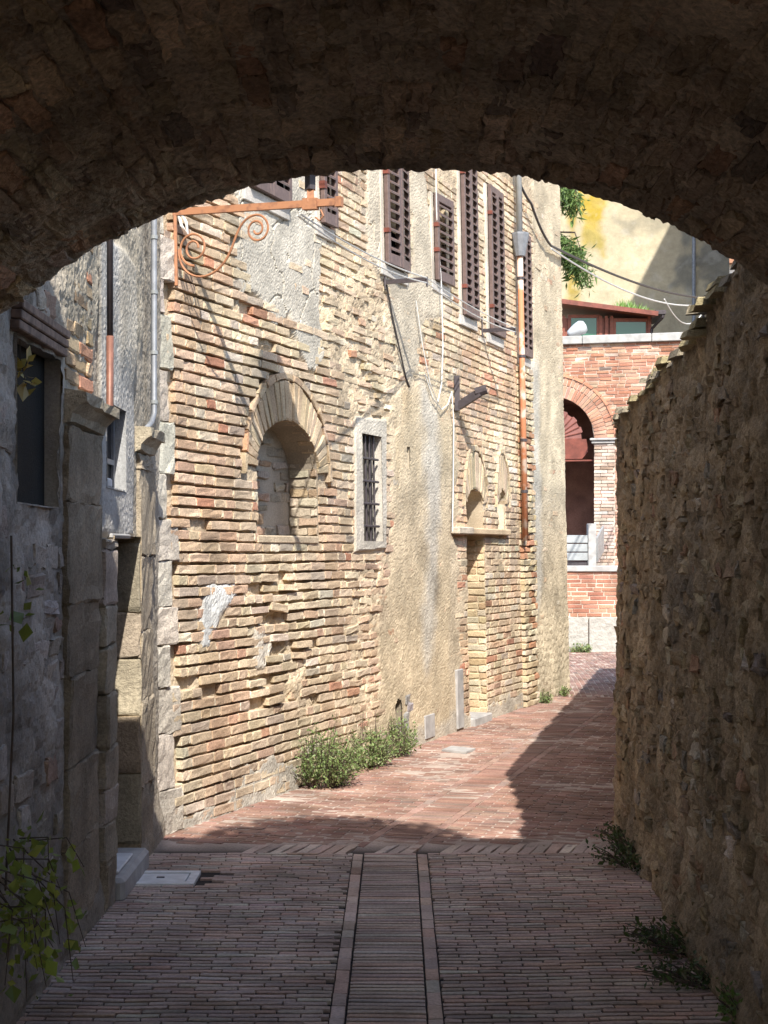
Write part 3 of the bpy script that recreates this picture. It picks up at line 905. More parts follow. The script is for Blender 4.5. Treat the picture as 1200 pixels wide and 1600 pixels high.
SH = [ # shutters: x0, x1, top row, bottom row, leaves
    (395, 455, 225, 312, 2), (506, 525, 240, 358, 1), (606, 640, 235, 424, 2), (684, 706, 316, 447, 1), (727, 748, 240, 500, 2), (769, 789, 304, 528, 2), (816, 831, 372, 560, 2)]
SHR = []
for (x0, x1, t, bt, nl) in SH:
    w0, w1 = mw(x0, 860)[0], mw(x1, 860)[0]
    zb = mw((x0 + x1) / 2, bt)[1]; zt = min(mw((x0 + x1) / 2, t)[1], TOPM - .3)
    SHR.append((w0, w1, zb, zt, nl))
MH_ = [NICHE, GRILL, DOORWAY, ARCHWIN, SLOT, FOOTHOLE, SLIT] + [('r', (w0 + .02, w1 - .02, zb + .02, zt - .02)) for (w0, w1, zb, zt, nl) in SHR]
zones = {
    'grey': wz([(367, 200), (367, 440), (372, 475), (400, 482), (432, 508), (450, 500), (462, 545), (478, 575), (500, 590), (503, 560), (500, 430), (503, 330), (500, 200)]),
    's1l': wz([(571, 200), (572, 395), (584, 415), (598, 440), (607, 440), (607, 200)]),
    's1r': wz([(640, 200), (641, 430), (650, 480), (668, 500), (690, 490), (690, 440), (672, 380), (664, 300), (662, 200)]),
    's1b': wz([(600, 425), (642, 425), (668, 470), (660, 540), (640, 600), (622, 560), (606, 500)]),
    'main': wz([(612, 640), (640, 590), (690, 585), (706, 620), (712, 700), (712, 1180), (606, 1200), (592, 1100), (594, 985), (606, 860), (606, 720)]),
    'streak': wz([(655, 600), (683, 640), (684, 820), (678, 980), (664, 1050), (655, 1010), (664, 860)]),
    'frame': wz([(553, 652), (602, 656), (602, 858), (553, 862)]),
    'patch': wz([(322, 912), (352, 905), (372, 925), (362, 950), (340, 965), (332, 1022), (310, 1022), (312, 968)]),
    'patch2': wz([(400, 985), (424, 975), (428, 1010), (415, 1045), (400, 1040)]),
    'foot': wz([(385, 1205), (440, 1180), (470, 1168), (470, 1260), (330, 1300), (255, 1325), (262, 1300), (300, 1285), (340, 1262)]),
    'foot2': wz([(470, 1225), (560, 1190), (640, 1150), (710, 1120), (830, 1075), (830, 1130), (600, 1220), (470, 1270)]),
    'far': wz([(832, 200), (905, 200), (905, 1120), (832, 1130)]),
    'fargrey': wz([(822, 560), (838, 562), (846, 900), (836, 980), (828, 850)]),
    'rub1': wz([(500, 430), (560, 420), (604, 470), (640, 600), (612, 660), (552, 655), (528, 560), (500, 520)]),
    'rub2': wz([(552, 870), (606, 866), (596, 1000), (600, 1190), (552, 1190), (546, 1000)]),
    'rub3': wz([(385, 900), (470, 870), (505, 930), (486, 1010), (500, 1090), (440, 1120), (398, 1090)]),
    'tinyp': wz([(702, 840), (728, 842), (728, 1140), (702, 1150)]),
}
def zone(name, U, V, soft=.04, amp=.06, seed=71):
    n_ = fbm(U * 4.5, V * 4.5, seed, 5)
    return sstep(-soft, soft, poly_sd(U, V, zones[name]) + amp * n_)
def mid_h(U, V):
    n1_ = fbm(U * 2.0, V * 2.0, 81); n2_ = fbm(U * 8, V * 8, 82); n3_ = fbm(U * 28, V * 28, 83)
    er = sstep(2.75, 2.35, U + .2 * n1_)                       # deeply weathered near half
    o = -.038 * er - .009 * (1 - er) + .006 * n2_ + .004 * n3_ + .006 * n1_
    smear = sstep(.16, .5, fbm(U * 3.3, V * 3.3, 84, 5))          # mortar smeared over the brick
    o = o + smear * .012
    sm2 = sstep(.20, .42, fbm(U * 2.3 + 7, V * 2.3, 87, 6)) * er
    o = o + sm2 * (.030 + .010 * n2_)
    col = np.array([.475, .385, .275]) * (1 + .2 * n1_ + .12 * n2_)[..., None]
    f1, f2, c = worley(U * 9, V * 11, 85)
    for z_ in ('rub1', 'rub2', 'rub3'):
        k = zone(z_, U, V, .08, .12)
        o = o + k * (.002 + .012 * np.clip(f2 - f1, 0, .5) + .008 * n2_ - .022 * sstep(.25, .5, fbm(U * 6, V * 6, 86)))
        col = col * (1 - k[..., None]) + np.array([.50, .405, .285]) * (.78 + .4 * c[..., None]) * k[..., None]
    def coat(z_, cc, h, fade=.10, flat=.8, **kw):
        nonlocal o, col
        k = zone(z_, U, V, **kw)
        o = o * (1 - flat * k) + h * k
        cc = np.array(cc) * (1 + fade * n1_ + .08 * n2_ + .05 * n3_)[..., None]
        col = col * (1 - k[..., None]) + cc * k[..., None]
    coat('far', (.47, .40, .29), .010, .26, .5)
    coat('main', (.48, .395, .275), .010, .26, .75, soft=.12, amp=.30)
    coat('tinyp', (.48, .40, .29), .004, .14, .5, amp=.10)
    coat('s1b', (.45, .395, .31), .010, .2, .6, soft=.10, amp=.22)
    coat('s1l', (.50, .44, .345), .014, .10)
    coat('s1r', (.49, .43, .335), .014, .12, soft=.08, amp=.14)
    coat('grey', (.46, .425, .36), .014, .16, .75, amp=.14)
    cw = fbm(U * 3, V * 3, 97); g1, g2, gc = worley(U * 1.6 + .35 * cw, V * 1.2 + .35 * cw, 98)
    crack = sstep(.028, .006, g2 - g1) * np.maximum(zone('grey', U, V, amp=.14), zone('s1l', U, V))
    o = o - .014 * crack
    coat('streak', (.45, .41, .345), .016, .14, .6, soft=.12, amp=.12)
    coat('fargrey', (.44, .41, .35), .012, .10, .4, soft=.12, amp=.1)
    coat('frame', (.47, .43, .365), .018, .05, .92, soft=.012, amp=.012)
    coat('patch', (.56, .56, .54), .018, .1, .7, amp=.09)
    coat('patch2', (.58, .53, .45), .016, .1, .6, amp=.09)
    coat('foot', (.38, .35, .30), .016, .2, .7, amp=.14)
    coat('foot2', (.40, .36, .30), .010, .2, .6, amp=.14)
    # far end: vertical rake lines, base rubble
    kf = zone('far', U, V)
    o = o + kf * (.006 * fbm(U * 7, V * 3.2, 88, 5) + .012 * sstep(1.6, .5, V) * (f2 - f1))
    km = zone('main', U, V, .12, .30)
    o = o + km * (.002 * n3_ + .002 * fbm(U * 14, V * 5, 90))
    drip = (sstep(.1, .6, fbm(U * 5.5, V * .45, 96)) * km * .3)[..., None]
    col = col * (1 - drip) + np.array([.44, .37, .27]) * drip
    rust = sstep(.35, .7, fbm(U * 3.1 + 9, V * .7, 89))[..., None] * .25 * zone('main', U, V)[..., None]
    col = col * (1 - rust) + np.array([.46, .31, .15]) * rust
    return o, np.clip(col, .02, .92)
gu = np.concatenate([np.arange(-.10, 3.2, .0115), np.arange(3.2, END, .017)])
grid_sheet(gu, np.arange(-.04, TOPM, .0125), mid_h, mp_mid, 'mortar_and_plaster', 'mortar', bhouse, cut=lambda U, V: in_holes(MH_, U, V) | (V > 4.4 + .45 * U), grain=.0012)
m = MB(mp_mid)
m.quad([(-.1, 4.3, -.035), (END, 4.3, -.035), (END, TOPM, -.035), (-.1, TOPM, -.035)]); m.done('upper_wall', 'mortar', bhouse, col=(.5, .4, .28))
m = MB(mp_mid)
for k in range(2):
    pass
m.box((-.08, -.05, -5.5), (END - .005, TOPM, -.62)); m.done('house_core', 'mortar', bhouse, col=(.5, .42, .31))
m = MB(mp_mid); m.box((-.1, TOPM, -5.6), (END + .05, TOPM + .15, .06)); m.done('roof_edge', 'roof', bhouse)
m = MB(mp_mid); m.quad([(END, -.05, -.02), (END, TOPM, -.02), (END, TOPM, -.62), (END, -.05, -.62)]); m.done('end_wall', 'mortar', bhouse, col=(.5, .42, .31))

# --- ring of the niche and the pointed relieving arches are laid before the bricks so that courses stop at them
def ring_outer(h, t):
    k, (a, b, z0, zs, zt) = h
    return ('a', (a - t * .66, b + t * .66, zs - .02, zs, zt + t))
RINGS = [ring_outer(NICHE, .33)]
a, b, z0, zs, zt = ARCHWIN[1]; RINGS.append(('a', (a - .10, b + .10, zs, zs + .02, zt + .42)))
a, b, z0, zs, zt = SLOT[1]; RINGS.append(('a', (a - .10, b + .10, zs, zs + .02, zt + .42)))
QUOIN = .20
hf = hole_fns(MH_ + RINGS + [('r', (GRILL[1][0] - .10, GRILL[1][1] + .06, GRILL[1][2] - .08, GRILL[1][3] + .12))])
R_ = []
k = 0; z = .01
PITCH = .068
while z < TOPM - .1:
    zt_ = z + RNG.uniform(.050, .054)
    j = RNG.uniform(-.008, .008)
    for (a, b) in free(QUOIN + (.10 if (k // 4) % 2 else 0), END - .01, hf, z, zt_):
        if z > 4.6 + .45 * a: continue
        for (p, q) in fill(a, b, lambda: (.245 if RNG.random() < .62 else .12) * RNG.uniform(.9, 1.1), .011, (k % 2) * .12 + RNG.uniform(0, .05)):
            R_.append((p, q, z, zt_, k))
    z += PITCH; k += 1
R_ = np.array(R_)
uc = (R_[:, 0] + R_[:, 1]) / 2; zc = (R_[:, 2] + R_[:, 3]) / 2; n = len(R_)
rub = np.maximum.reduce([zone(z_, uc, zc, .08, .12) for z_ in ('rub1', 'rub2', 'rub3')])
coatm = np.maximum.reduce([zone(z_, uc, zc) for z_ in ('main', 's1b', 's1l', 's1r', 'grey', 'frame', 'far')])
keep = RNG.random(n) > .18 * rub + .012
keep &= (coatm < .85) | (RNG.random(n) < .22)
low = (uc < 2.6) & (zc < .9)
keep &= ~(low & (RNG.random(n) < .02))
R_ = R_[keep]; uc = uc[keep]; zc = zc[keep]; rub = rub[keep]; n = len(R_)
er = sstep(2.75, 2.35, uc + .2 * fbm(uc * 2, zc * 2, 81))
wav = .008 * fbm(uc * .9, zc * .35, 91) + .008 * fbm(uc * .35, zc * .5, 92) + RNG.normal(0, .0012, n)
fo = RNG.normal(0, 1, n) * (.0022 + .0006 * er + .004 * rub) + .004 + .004 * er + .005 * er * fbm(uc * 1.2, zc * 6, 94)
shr = 1 - .25 * rub * RNG.random(n)
P, fs = piece_batch(R_[:, 0] + .002, R_[:, 1] - .002, R_[:, 2] + wav, R_[:, 2] + wav + (R_[:, 3] - R_[:, 2]) * shr, fo, -.07, .0034, .0014,
                    su=np.array([0, .025, .35, .65, .975, 1]), sv=np.array([0, .075, .5, .925, 1]), tilt=RNG.normal(0, .006, n) + RNG.normal(0, .035, n) * rub, rnd=.02)
PAL_B = [(7, (.53, .42, .295)), (4, (.56, .46, .33)), (2.2, (.50, .375, .26)), (.7, (.48, .335, .235)), (.3, (.43, .235, .155)), (.7, (.59, .52, .41)), (.5, (.42, .355, .28))]
cl = pick(n, PAL_B)
red = sstep(.1, .5, fbm(uc * 1.1 + 3, zc * .9, 93) + .35 * np.exp(-((uc - 2.55) / .45) ** 2) * np.exp(-((zc - 1.5) / .8) ** 2))[:, None]
cl = cl * (1 - .32 * red) + np.clip(cl * np.array([.98, .66, .56]), 0, 1) * .32 * red
cl = cl * (1 + .22 * fbm(uc * 1.5, zc * 1.5, 99)[:, None])
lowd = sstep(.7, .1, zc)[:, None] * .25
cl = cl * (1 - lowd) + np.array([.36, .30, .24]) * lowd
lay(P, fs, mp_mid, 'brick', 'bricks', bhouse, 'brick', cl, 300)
# pale mortar left standing in the upright joints
u1_ = R_[:, 1]; ok = np.concatenate([(np.abs(R_[1:, 0] - R_[:-1, 1]) < .03) & (R_[1:, 4] == R_[:-1, 4]), [False]]) & (uc < 5.5)
j0 = R_[ok, 1] - .004; j1 = j0 + .018
P, fs = piece_batch(j0, j1, R_[ok, 2] + wav[ok] + .004, R_[ok, 3] + wav[ok] - .003, np.minimum(fo[ok], np.roll(fo, -1)[ok]) - RNG.uniform(-.001, .004, ok.sum()), -.07, .003, .002, su=np.array([0, .5, 1.]), sv=np.array([0, .5, 1.]))
lay(P, fs, mp_mid, 'joint_mortar', 'joint_mortar', bhouse, 'mortar', pick(ok.sum(), [(3, (.58, .49, .36)), (1, (.60, .53, .42))]), 0)
# quoins of pale porous stone at the near corner
R_ = []
z = .0; k = 0
while z < 4.4:
    h = RNG.uniform(.20, .34)
    R_.append((-.085 + RNG.uniform(-.006, .006), (.20 if k % 2 else .295) + RNG.uniform(-.03, .01), z + .002, z + h - .003)); z += h; k += 1
R_ = np.array(R_)
P, fs = piece_batch(R_[:, 0], R_[:, 1], R_[:, 2], R_[:, 3], RNG.normal(.010, .003, len(R_)), -.12, .006, .003, su=np.array([0, .03, .2, .35, .5, .65, .8, .97, 1]), sv=np.array([0, .03, .2, .35, .5, .65, .8, .97, 1]), rnd=.012)
lay(P, fs, mp_mid, 'quoin_stone', 'quoin_stones', bhouse, 'stone', pick(len(R_), [(2, (.55, .50, .425)), (1, (.49, .44, .365))]), 60)

# --- voussoirs
def voussoirs(h, t, tx, name, pal, fo, n_, hood=True, point=0.0, most=60):
    k, (a, b, z0, zs, zt) = h
    c = (a + b) / 2; r = (b - a) / 2; H = zt - zs
    ang = np.linspace(math.radians(2), math.radians(178), n_ + 1)
    Ps = []
    for a0, a1 in zip(ang, ang[1:]):
        Ps.append((a0 + .006, a1 - .006, 0, t))
    Q = np.array(Ps)
    P, fs = piece_batch(Q[:, 0], Q[:, 1], Q[:, 2], Q[:, 3], RNG.normal(fo, .004, len(Q)), -.10, .005, .0022, su=np.array([0, .1, .9, 1]), sv=np.array([0, .05, .5, .95, 1]))
    def mpv(P):
        th, rr, o = P[..., 0], P[..., 1], P[..., 2]
        pt = 1 + point * np.exp(-((th - PI / 2) / .5) ** 2) * rr / max(t, .01)
        return mp_mid(np.stack([c + (r + rr * tx / t) * np.cos(th), zs + (H + rr * pt) * np.sin(th), o], -1))
    # (jitter in angle is scaled down)
    lay(P, fs, mpv, name, name + 's', bhouse, 'brick', pick(len(Q), pal), most)
    if hood:
        ang = np.linspace(math.radians(-4), math.radians(184), 16)
        Q = np.array([(a0 + .01, a1 - .01, t + .008, t + .055) for a0, a1 in zip(ang, ang[1:])])
        P, fs = piece_batch(Q[:, 0], Q[:, 1], Q[:, 2], Q[:, 3], RNG.normal(fo + .012, .004, len(Q)), -.08, .004, .002)
        lay(P, fs, mpv, 'hood_brick', 'hood_bricks', bhouse, 'brick', pick(len(Q), pal), 30)
PAL_T = [(4, (.46, .36, .245)), (3, (.43, .325, .215)), (1, (.42, .25, .16))]
voussoirs(NICHE, .27, .17, 'voussoir', PAL_T, .014, 26)
voussoirs(('a', (*ARCHWIN[1][:2], ARCHWIN[1][2], ARCHWIN[1][3], ARCHWIN[1][4])), .36, .10, 'voussoir', [(1, (.50, .40, .28)), (1, (.46, .365, .25))], .012, 14, hood=True, most=20)
voussoirs(SLOT, .36, .10, 'voussoir', [(1, (.50, .40, .28)), (1, (.46, .365, .25))], .012, 10, hood=True, most=20)

# --- niche: blocked old window, walled up inside
a, b, z0, zs, zt = NICHE[1]
nic = recess(mp_mid, NICHE, .235, 'niche', 'mortar', bhouse, (.30, .255, .20), front=-.004)  # shadow in the recess deepened by a darker base colour
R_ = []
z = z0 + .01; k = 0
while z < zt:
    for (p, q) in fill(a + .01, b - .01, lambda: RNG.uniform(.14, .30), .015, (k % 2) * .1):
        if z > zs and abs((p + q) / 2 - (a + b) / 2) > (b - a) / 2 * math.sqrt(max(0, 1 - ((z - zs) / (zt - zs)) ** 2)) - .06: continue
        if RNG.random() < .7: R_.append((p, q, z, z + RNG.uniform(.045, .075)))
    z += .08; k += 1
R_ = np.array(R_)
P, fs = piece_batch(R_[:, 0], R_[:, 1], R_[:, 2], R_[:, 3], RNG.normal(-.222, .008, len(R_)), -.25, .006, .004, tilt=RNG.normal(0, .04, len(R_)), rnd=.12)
lay(P, fs, mp_mid, 'infill_stone', 'infill_stones', nic, 'stone', pick(len(R_), [(3, (.30, .25, .195)), (2, (.25, .21, .165)), (1, (.29, .20, .14))]), 60)  # infill colours darkened too, standing in for the niche's shade
R_ = []
z = z0 + .01; k = 0
while z < zs + .1:        # far jamb, faces the near end of the street
    for (p, q) in fill(-.22, -.01, lambda: RNG.uniform(.10, .2), .012, (k % 2) * .05): R_.append((p, q, z, z + .058))
    z += .07; k += 1
R_ = np.array(R_)
P, fs = piece_batch(R_[:, 0], R_[:, 1], R_[:, 2], R_[:, 3], RNG.normal(.010, .005, len(R_)), -.02, .005, .003, rnd=.08)
lay(P, fs, lambda P: mp_mid(np.stack([b - P[..., 2], P[..., 1], P[..., 0]], -1)), 'jamb_brick', 'jamb_bricks', nic, 'brick', pick(len(R_), [(3, (.50, .43, .325)), (1, (.44, .33, .225))]), 60)
m = MB(mp_mid); m.box((a - .02, z0 - .05, -.22), (b - .03, z0 + .004, .014), .008); m.done('sill', 'stone', nic, col=(.50, .40, .28))
# --- barred window
a, b, z0, z1 = GRILL[1]
gw = recess(mp_mid, GRILL, .088, 'barred_window', 'mortar', bhouse, (.52, .48, .42), front=.016)
m = MB(mp_mid); m.box((a + .004, z0 + .004, -.084), (b - .004, z1 - .004, -.078)); m.done('pane', 'pane', gw)
for uu in np.linspace(a + .06, b - .10, 4):
    MB().tube([mp_mid(np.array([uu, z0 - .0, -.020])), mp_mid(np.array([uu, z1 - .0, -.020]))], .009, 6).done('bar', 'iron', gw)
for zz in np.linspace(z0 + .12, z1 - .20, 4):
    MB().tube([mp_mid(np.array([a, zz, -.006])), mp_mid(np.array([b - .04, zz, -.006]))], .010, 6).done('cross_bar', 'iron', gw)
# --- walled-up doorway recess with a lintel course and its arched light
a, b, z0, z1 = DOORWAY[1]
dw = recess(mp_mid, DOORWAY, .34, 'walled_doorway', 'mortar', bhouse, (.58, .48, .33), front=-.004)
R_ = []
z = z0 + .02; k = 0
while z < z1 - .06:
    for (p, q) in fill(-.33, -.002, lambda: .24 if RNG.random() < .6 else .12, .012, (k % 2) * .12): R_.append((p, q, z, z + .056))
    z += .068; k += 1
R_ = np.array(R_)
P, fs = piece_batch(R_[:, 0], R_[:, 1], R_[:, 2], R_[:, 3], RNG.normal(.012, .003, len(R_)), -.02, .005, .002)
lay(P, fs, lambda P: mp_mid(np.stack([b - P[..., 2], P[..., 1], P[..., 0]], -1)), 'jamb_brick', 'jamb_bricks', dw, 'brick', pick(len(R_), [(4, (.50, .40, .26)), (2, (.52, .45, .33)), (1, (.45, .32, .20))]), 80)
m = MB(mp_mid); m.box((a + .004, -.02, -.335), (b - .004, .075, .05), .01); m.done('threshold', 'stone_grey', dw)
m = MB(mp_mid); m.box((a - .42, z1 + .002, -.30), (a + .02, z1 + .07, .075), .01); m.done('lintel_ledge', 'stone', dw, col=(.58, .50, .40))
m = MB(mp_mid); m.box((a + .03, z1 + .004, -.30), (b + .75, z1 + .065, .055), .01); m.done('lintel_course', 'brick', dw, col=(.54, .42, .28))
aw = recess(mp_mid, ARCHWIN, .30, 'arched_light', 'mortar', bhouse, (.44, .36, .26), front=-.004)
recess(mp_mid, SLOT, .13, 'slot_window', 'mortar', bhouse, (.56, .48, .37), front=-.004)
fh = recess(mp_mid, FOOTHOLE, .25, 'foot_vent', 'mortar', bhouse, (.30, .25, .19), front=-.004)
recess(mp_mid, SLIT, .12, 'slit', 'mortar', bhouse, (.48, .41, .31), front=.0)
a, b, z0, _zs, z1 = FOOTHOLE[1]
for k in range(5):
    uu = a + .05 + RNG.uniform(0, .25); zz = .08 + k * .07
    P, fs = piece_batch(np.array([uu]), np.array([uu + RNG.uniform(.12, .2)]), np.array([zz]), np.array([zz + .09]), np.array([.018]), -.05, .006, .003, rnd=.15, dome=.006)
    lay(P, fs, mp_mid, 'stone', 'stones', bhouse, 'stone', pick(1, [(1, (.40, .38, .36))]), 1)
# metal inspection plate at the foot
a, b, z0, z1 = rect_px(656, 671, 1118, 1168)
m = MB(mp_mid); m.box((a, max(z0, .03), .0), (b, z1, .022), .004); m.done('meter_plate', 'stone_grey', bhouse)
m = MB(mp_mid)
a2, b2, z02, z12 = rect_px(706, 713, 1090, 1150)
m.box((a2, .02, .0), (b2 + .05, z12 + .25, .03), .006); m.done('cable_cover', 'stone_grey', bhouse)
# brick buttress strip beside the orange pipe
R_ = []
z = .0; k = 0
w0, w1 = mw(812, 860)[0], mw(831, 860)[0]
while z < 3.6:
    for (p, q) in fill(w0, w1, lambda: .26, .012, (k % 2) * .13): R_.append((p, q, z, z + .056))
    z += .068; k += 1
R_ = np.array(R_)
P, fs = piece_batch(R_[:, 0], R_[:, 1], R_[:, 2], R_[:, 3], RNG.normal(.05, .006, len(R_)) + .0, -.05, .006, .003, rnd=.04)
lay(P, fs, mp_mid, 'buttress_brick', 'buttress_bricks', bhouse, 'brick', pick(len(R_), [(3, (.50, .40, .26)), (2, (.52, .44, .32)), (1.2, (.42, .23, .14))]), 40)

# --- louvred shutters
def shutter_leaf(par, w0, w1, z0, z1, ajar):
    hinge_left = ajar >= 0
    ca, sa = math.cos(abs(ajar)), math.sin(abs(ajar))
    def mp(P):
        P = np.asarray(P, float); u, v, o = P[..., 0], P[..., 1], P[..., 2]
        if hinge_left: uu = w0 + (u - w0) * ca - (o - .03) * sa; oo = .03 + (u - w0) * sa + (o - .03) * ca
        else: uu = w1 + (u - w1) * ca + (o - .03) * sa; oo = .03 + (w1 - u) * sa + (o - .03) * ca
        return mp_mid(np.stack([uu, v, oo], -1))
    st = min(.045, (w1 - w0) * .2)
    m = MB(mp)
    m.box((w0, z0, .022), (w0 + st, z1, .06), .004); m.box((w1 - st, z0, .022), (w1, z1, .06), .004)
    m.box((w0 + st, z0, .024), (w1 - st, z0 + .09, .058), .004); m.box((w0 + st, z1 - .07, .024), (w1 - st, z1, .058), .004)
    lf = m.done('shutter', 'shutter', par)
    z = z0 + .11
    while z < z1 - .10:
        mm = MB(mp)
        s = mm.pts([(w0 + st, z, .068), (w1 - st, z, .068), (w1 - st, z + .038, .02), (w0 + st, z + .038, .02),
                    (w0 + st, z + .014, .070), (w1 - st, z + .014, .070), (w1 - st, z + .052, .022), (w0 + st, z + .052, .022)])
        mm.f += [tuple(s + i for i in q) for q in ((0, 1, 2, 3), (4, 7, 6, 5), (0, 4, 5, 1), (1, 5, 6, 2), (2, 6, 7, 3), (3, 7, 4, 0))]
        mm.done('slat', 'shutter', lf)
        z += .078
    return lf
for i, (w0, w1, z0, z1, nl) in enumerate(SHR):
    rc = recess(mp_mid, ('r', (w0 + .01, w1 - .01, z0 + .01, z1 - .01)), .22, 'window', 'dark', bhouse, (.01, .01, .01), front=.004)
    if nl == 2:
        wm = (w0 + w1) / 2
        shutter_leaf(bhouse, w0, wm - .002, z0, z1, .10 if i == 2 else .0); shutter_leaf(bhouse, wm + .002, w1, z0, z1, -.10 if i == 2 else -.0)
    else:
        shutter_leaf(bhouse, w0, w1, z0, z1, .06)
    for zz in (z0 + .25, z1 - .3):
        m = MB(mp_mid); m.box((w0 - .012, zz, .02), (w0 + .03, zz + .035, .066)); m.done('hinge', 'rust', bhouse)
    # cement band round the opening
    m = MB(mp_mid)
    m.box((w0 - .07, z0 - .10, -.03), (w1 + .03, z0 - .004, .024), .006); m.done('window_sill', 'mortar', bhouse, col=(.50, .465, .42))
    m = MB(mp_mid)
    m.box((w0 - .065, z0 - .003, -.03), (w0 - .003, z1, .020), .004); m.done('window_surround', 'mortar', bhouse, col=(.54, .48, .40))

# ================================================================== IRONWORK, PIPES, CABLES
def mid_pt(x, y, off=0.0):
    u, v = mw(x, y, off); return Vector(mp_mid(np.array([u, v, off])))
# lantern bracket
u0_, v0_ = mw(270, 332)
def bp(p, dz=0.0, du=0.0):
    """point p metres out from the wall along the bracket"""
    return Vector(mp_mid(np.array([u0_ + du, v0_ + dz * .84, p * .812])))
ARM = 1.33
lan = thing('street_lantern', bp(0, -.5), 'terracotta painted iron bracket with scrolls carrying a lantern above the arch', 'lantern')
MB().bar(bp(.02, -.52), bp(.02, .05), .030, .018).done('wall_bar', 'orange', lan)
MB().bar(bp(0, 0), bp(ARM, -.035), .026, .040).done('arm', 'orange', lan)
MB().bar(bp(ARM - .03, -.034), bp(ARM + .015, -.035), .042, .056).done('arm_end', 'orange', lan)
MB().bar(bp(1.05, -.03), bp(1.16, -.035), .044, .064).done('collar', 'orange', lan)
MB().bar(bp(1.105, -.02), bp(1.105, .24), .038, .038).done('post', 'orange', lan)
def spiral(p0, z0, r0, r1, turns, a0, sgn):
    return [bp(p0 + (r0 + (r1 - r0) * t) * math.cos(a0 + sgn * turns * 2 * PI * t), z0 + (r0 + (r1 - r0) * t) * math.sin(a0 + sgn * turns * 2 * PI * t)) for t in np.linspace(0, 1, 44)]
# S scroll: small spiral near the wall, sweep, spiral under the arm
pts = spiral(.17, -.265, .035, .125, 1.75, 0, 1)
t0 = PI
sweep = []
P0 = (.045, -.265)
ctrl = [(.045, -.265), (.03, -.50), (.34, -.56), (.47, -.30), (.52, -.20), (.55, -.075), (.68, -.07)]
def bez(a, b, c, d, n=14):
    return [tuple((1 - t) ** 3 * a[i] + 3 * (1 - t) ** 2 * t * b[i] + 3 * (1 - t) * t * t * c[i] + t ** 3 * d[i] for i in (0, 1)) for t in np.linspace(0, 1, n)]
sw = bez(*ctrl[0:4], n=18) + bez(*ctrl[3:7], n=12)[1:]
sw2 = [(.68 + .10 * math.sin(a) * (1 - .11 * a / PI * 1.0), -.17 + .10 * math.cos(a) * (1 - .11 * a / PI)) for a in np.linspace(0, 3.4 * PI, 40)]
sw2 = [(.68 + (.10 - .075 * k / 39) * math.sin(a), -.17 + (.10 - .075 * k / 39) * math.cos(a)) for k, a in enumerate(np.linspace(0, 3.4 * PI, 40))]
MB().tube(pts, .0072, 6).done('scroll', 'orange', lan)
MB().tube([bp(p, z) for p, z in sw], .0072, 6).done('scroll', 'orange', lan)
MB().tube([bp(p, z) for p, z in sw2], .0072, 6).done('scroll', 'orange', lan)
# lantern body on its post
lc = bp(1.105, .16)
m = MB()
prof = [(.035, -.08), (.035, .0), (.15, .05), (.20, .18), (.15, .50), (.19, .54), (.10, .72), (.03, .78), (.03, .84)]
rings = [m.pts([lc + Vector((r * math.cos(a), r * math.sin(a), z)) for a in [PI / 6 + k * PI / 3 for k in range(6)]]) for r, z in prof]
for r, q in zip(rings, rings[1:]):
    m.f += [(r + k, r + (k + 1) % 6, q + (k + 1) % 6, q + k) for k in range(6)]
m.f += [tuple(rings[0] + k for k in range(6)), tuple(rings[-1] + k for k in range(6))]
m.done('lantern_body', 'iron', lan)
m = MB()
m.tube([bp(.0, .02), bp(.05, -.02), bp(.07, -.10), bp(.12, -.155), bp(.11, -.08), bp(.06, .01)], .010, 6)
cbl = m.done('cable_loop', 'cable_w', lan)
# spikes and hanging hook
m = MB(); m.tube([bp(1.18, -.075), bp(1.2, -.12), bp(1.17, -.15), bp(1.14, -.125)], .006, 6); m.done('hook', 'orange', lan)

# drainpipes
def left_pt(x, y, o): 
    u, v = lw(x, y); return Vector((LX + o, u, v))
dp = thing('drainpipe', (LX + .05, ud(228), 2.2), 'grey zinc drainpipe with bright clamps beside the pale quoins', 'drainpipe')
MB().tube([(LX + .045, ud(228), 4.55), (LX + .045, ud(228), 2.40), (LX + .04, ud(225), 2.34), (LX + .03, ud(216), 2.28)], .0155, 10).done('pipe', 'zinc', dp, True)
for zz in (3.35, 3.05, 2.72, 2.45):
    MB().tube([(LX + .045, ud(228), zz), (LX + .045, ud(228), zz + .02)], .020, 10).done('clamp', 'galv', dp)
dp = thing('drainpipe', (LX + .06, ud(151), 2.1), 'thin dark drainpipe with copper foot beside the near stone capital', 'drainpipe')
MB().tube([(LX + .06, ud(151), 4.5), (LX + .06, ud(151), 2.62)], .014, 8).done('pipe', 'iron', dp, True)
MB().tube([(LX + .06, ud(151), 2.62), (LX + .06, ud(151), 2.30), (LX + .03, ud(149), 2.24)], .017, 8).done('pipe_foot', 'copper', dp, True)
px0 = mid_pt(806, 850, .07)
dp = thing('drainpipe', px0, 'tall drainpipe, zinc above and peeling orange paint below, on the sunlit house', 'drainpipe')
uu_ = mw(806, 620)[0]
pz = lambda y: mw(806, y)[1]
P_ = lambda z, o=.075, du=0: Vector(mp_mid(np.array([uu_ + du, z, o])))
MB().tube([P_(6.9), P_(pz(372))], .033, 12).done('upper_pipe', 'galv', dp, True)
MB().tube([P_(pz(372) + .02), P_(pz(372)), P_(pz(404))], [.10, .10, .055], 10).done('hopper', 'zinc', dp)
MB().tube([P_(pz(404)), P_(pz(845))], .031, 12).done('lower_pipe', 'orange_pipe', dp, True)
for y in (440, 560, 690, 770):
    MB().tube([P_(pz(y)), P_(pz(y) + .03)], .037, 10).done('clamp', 'iron', dp)

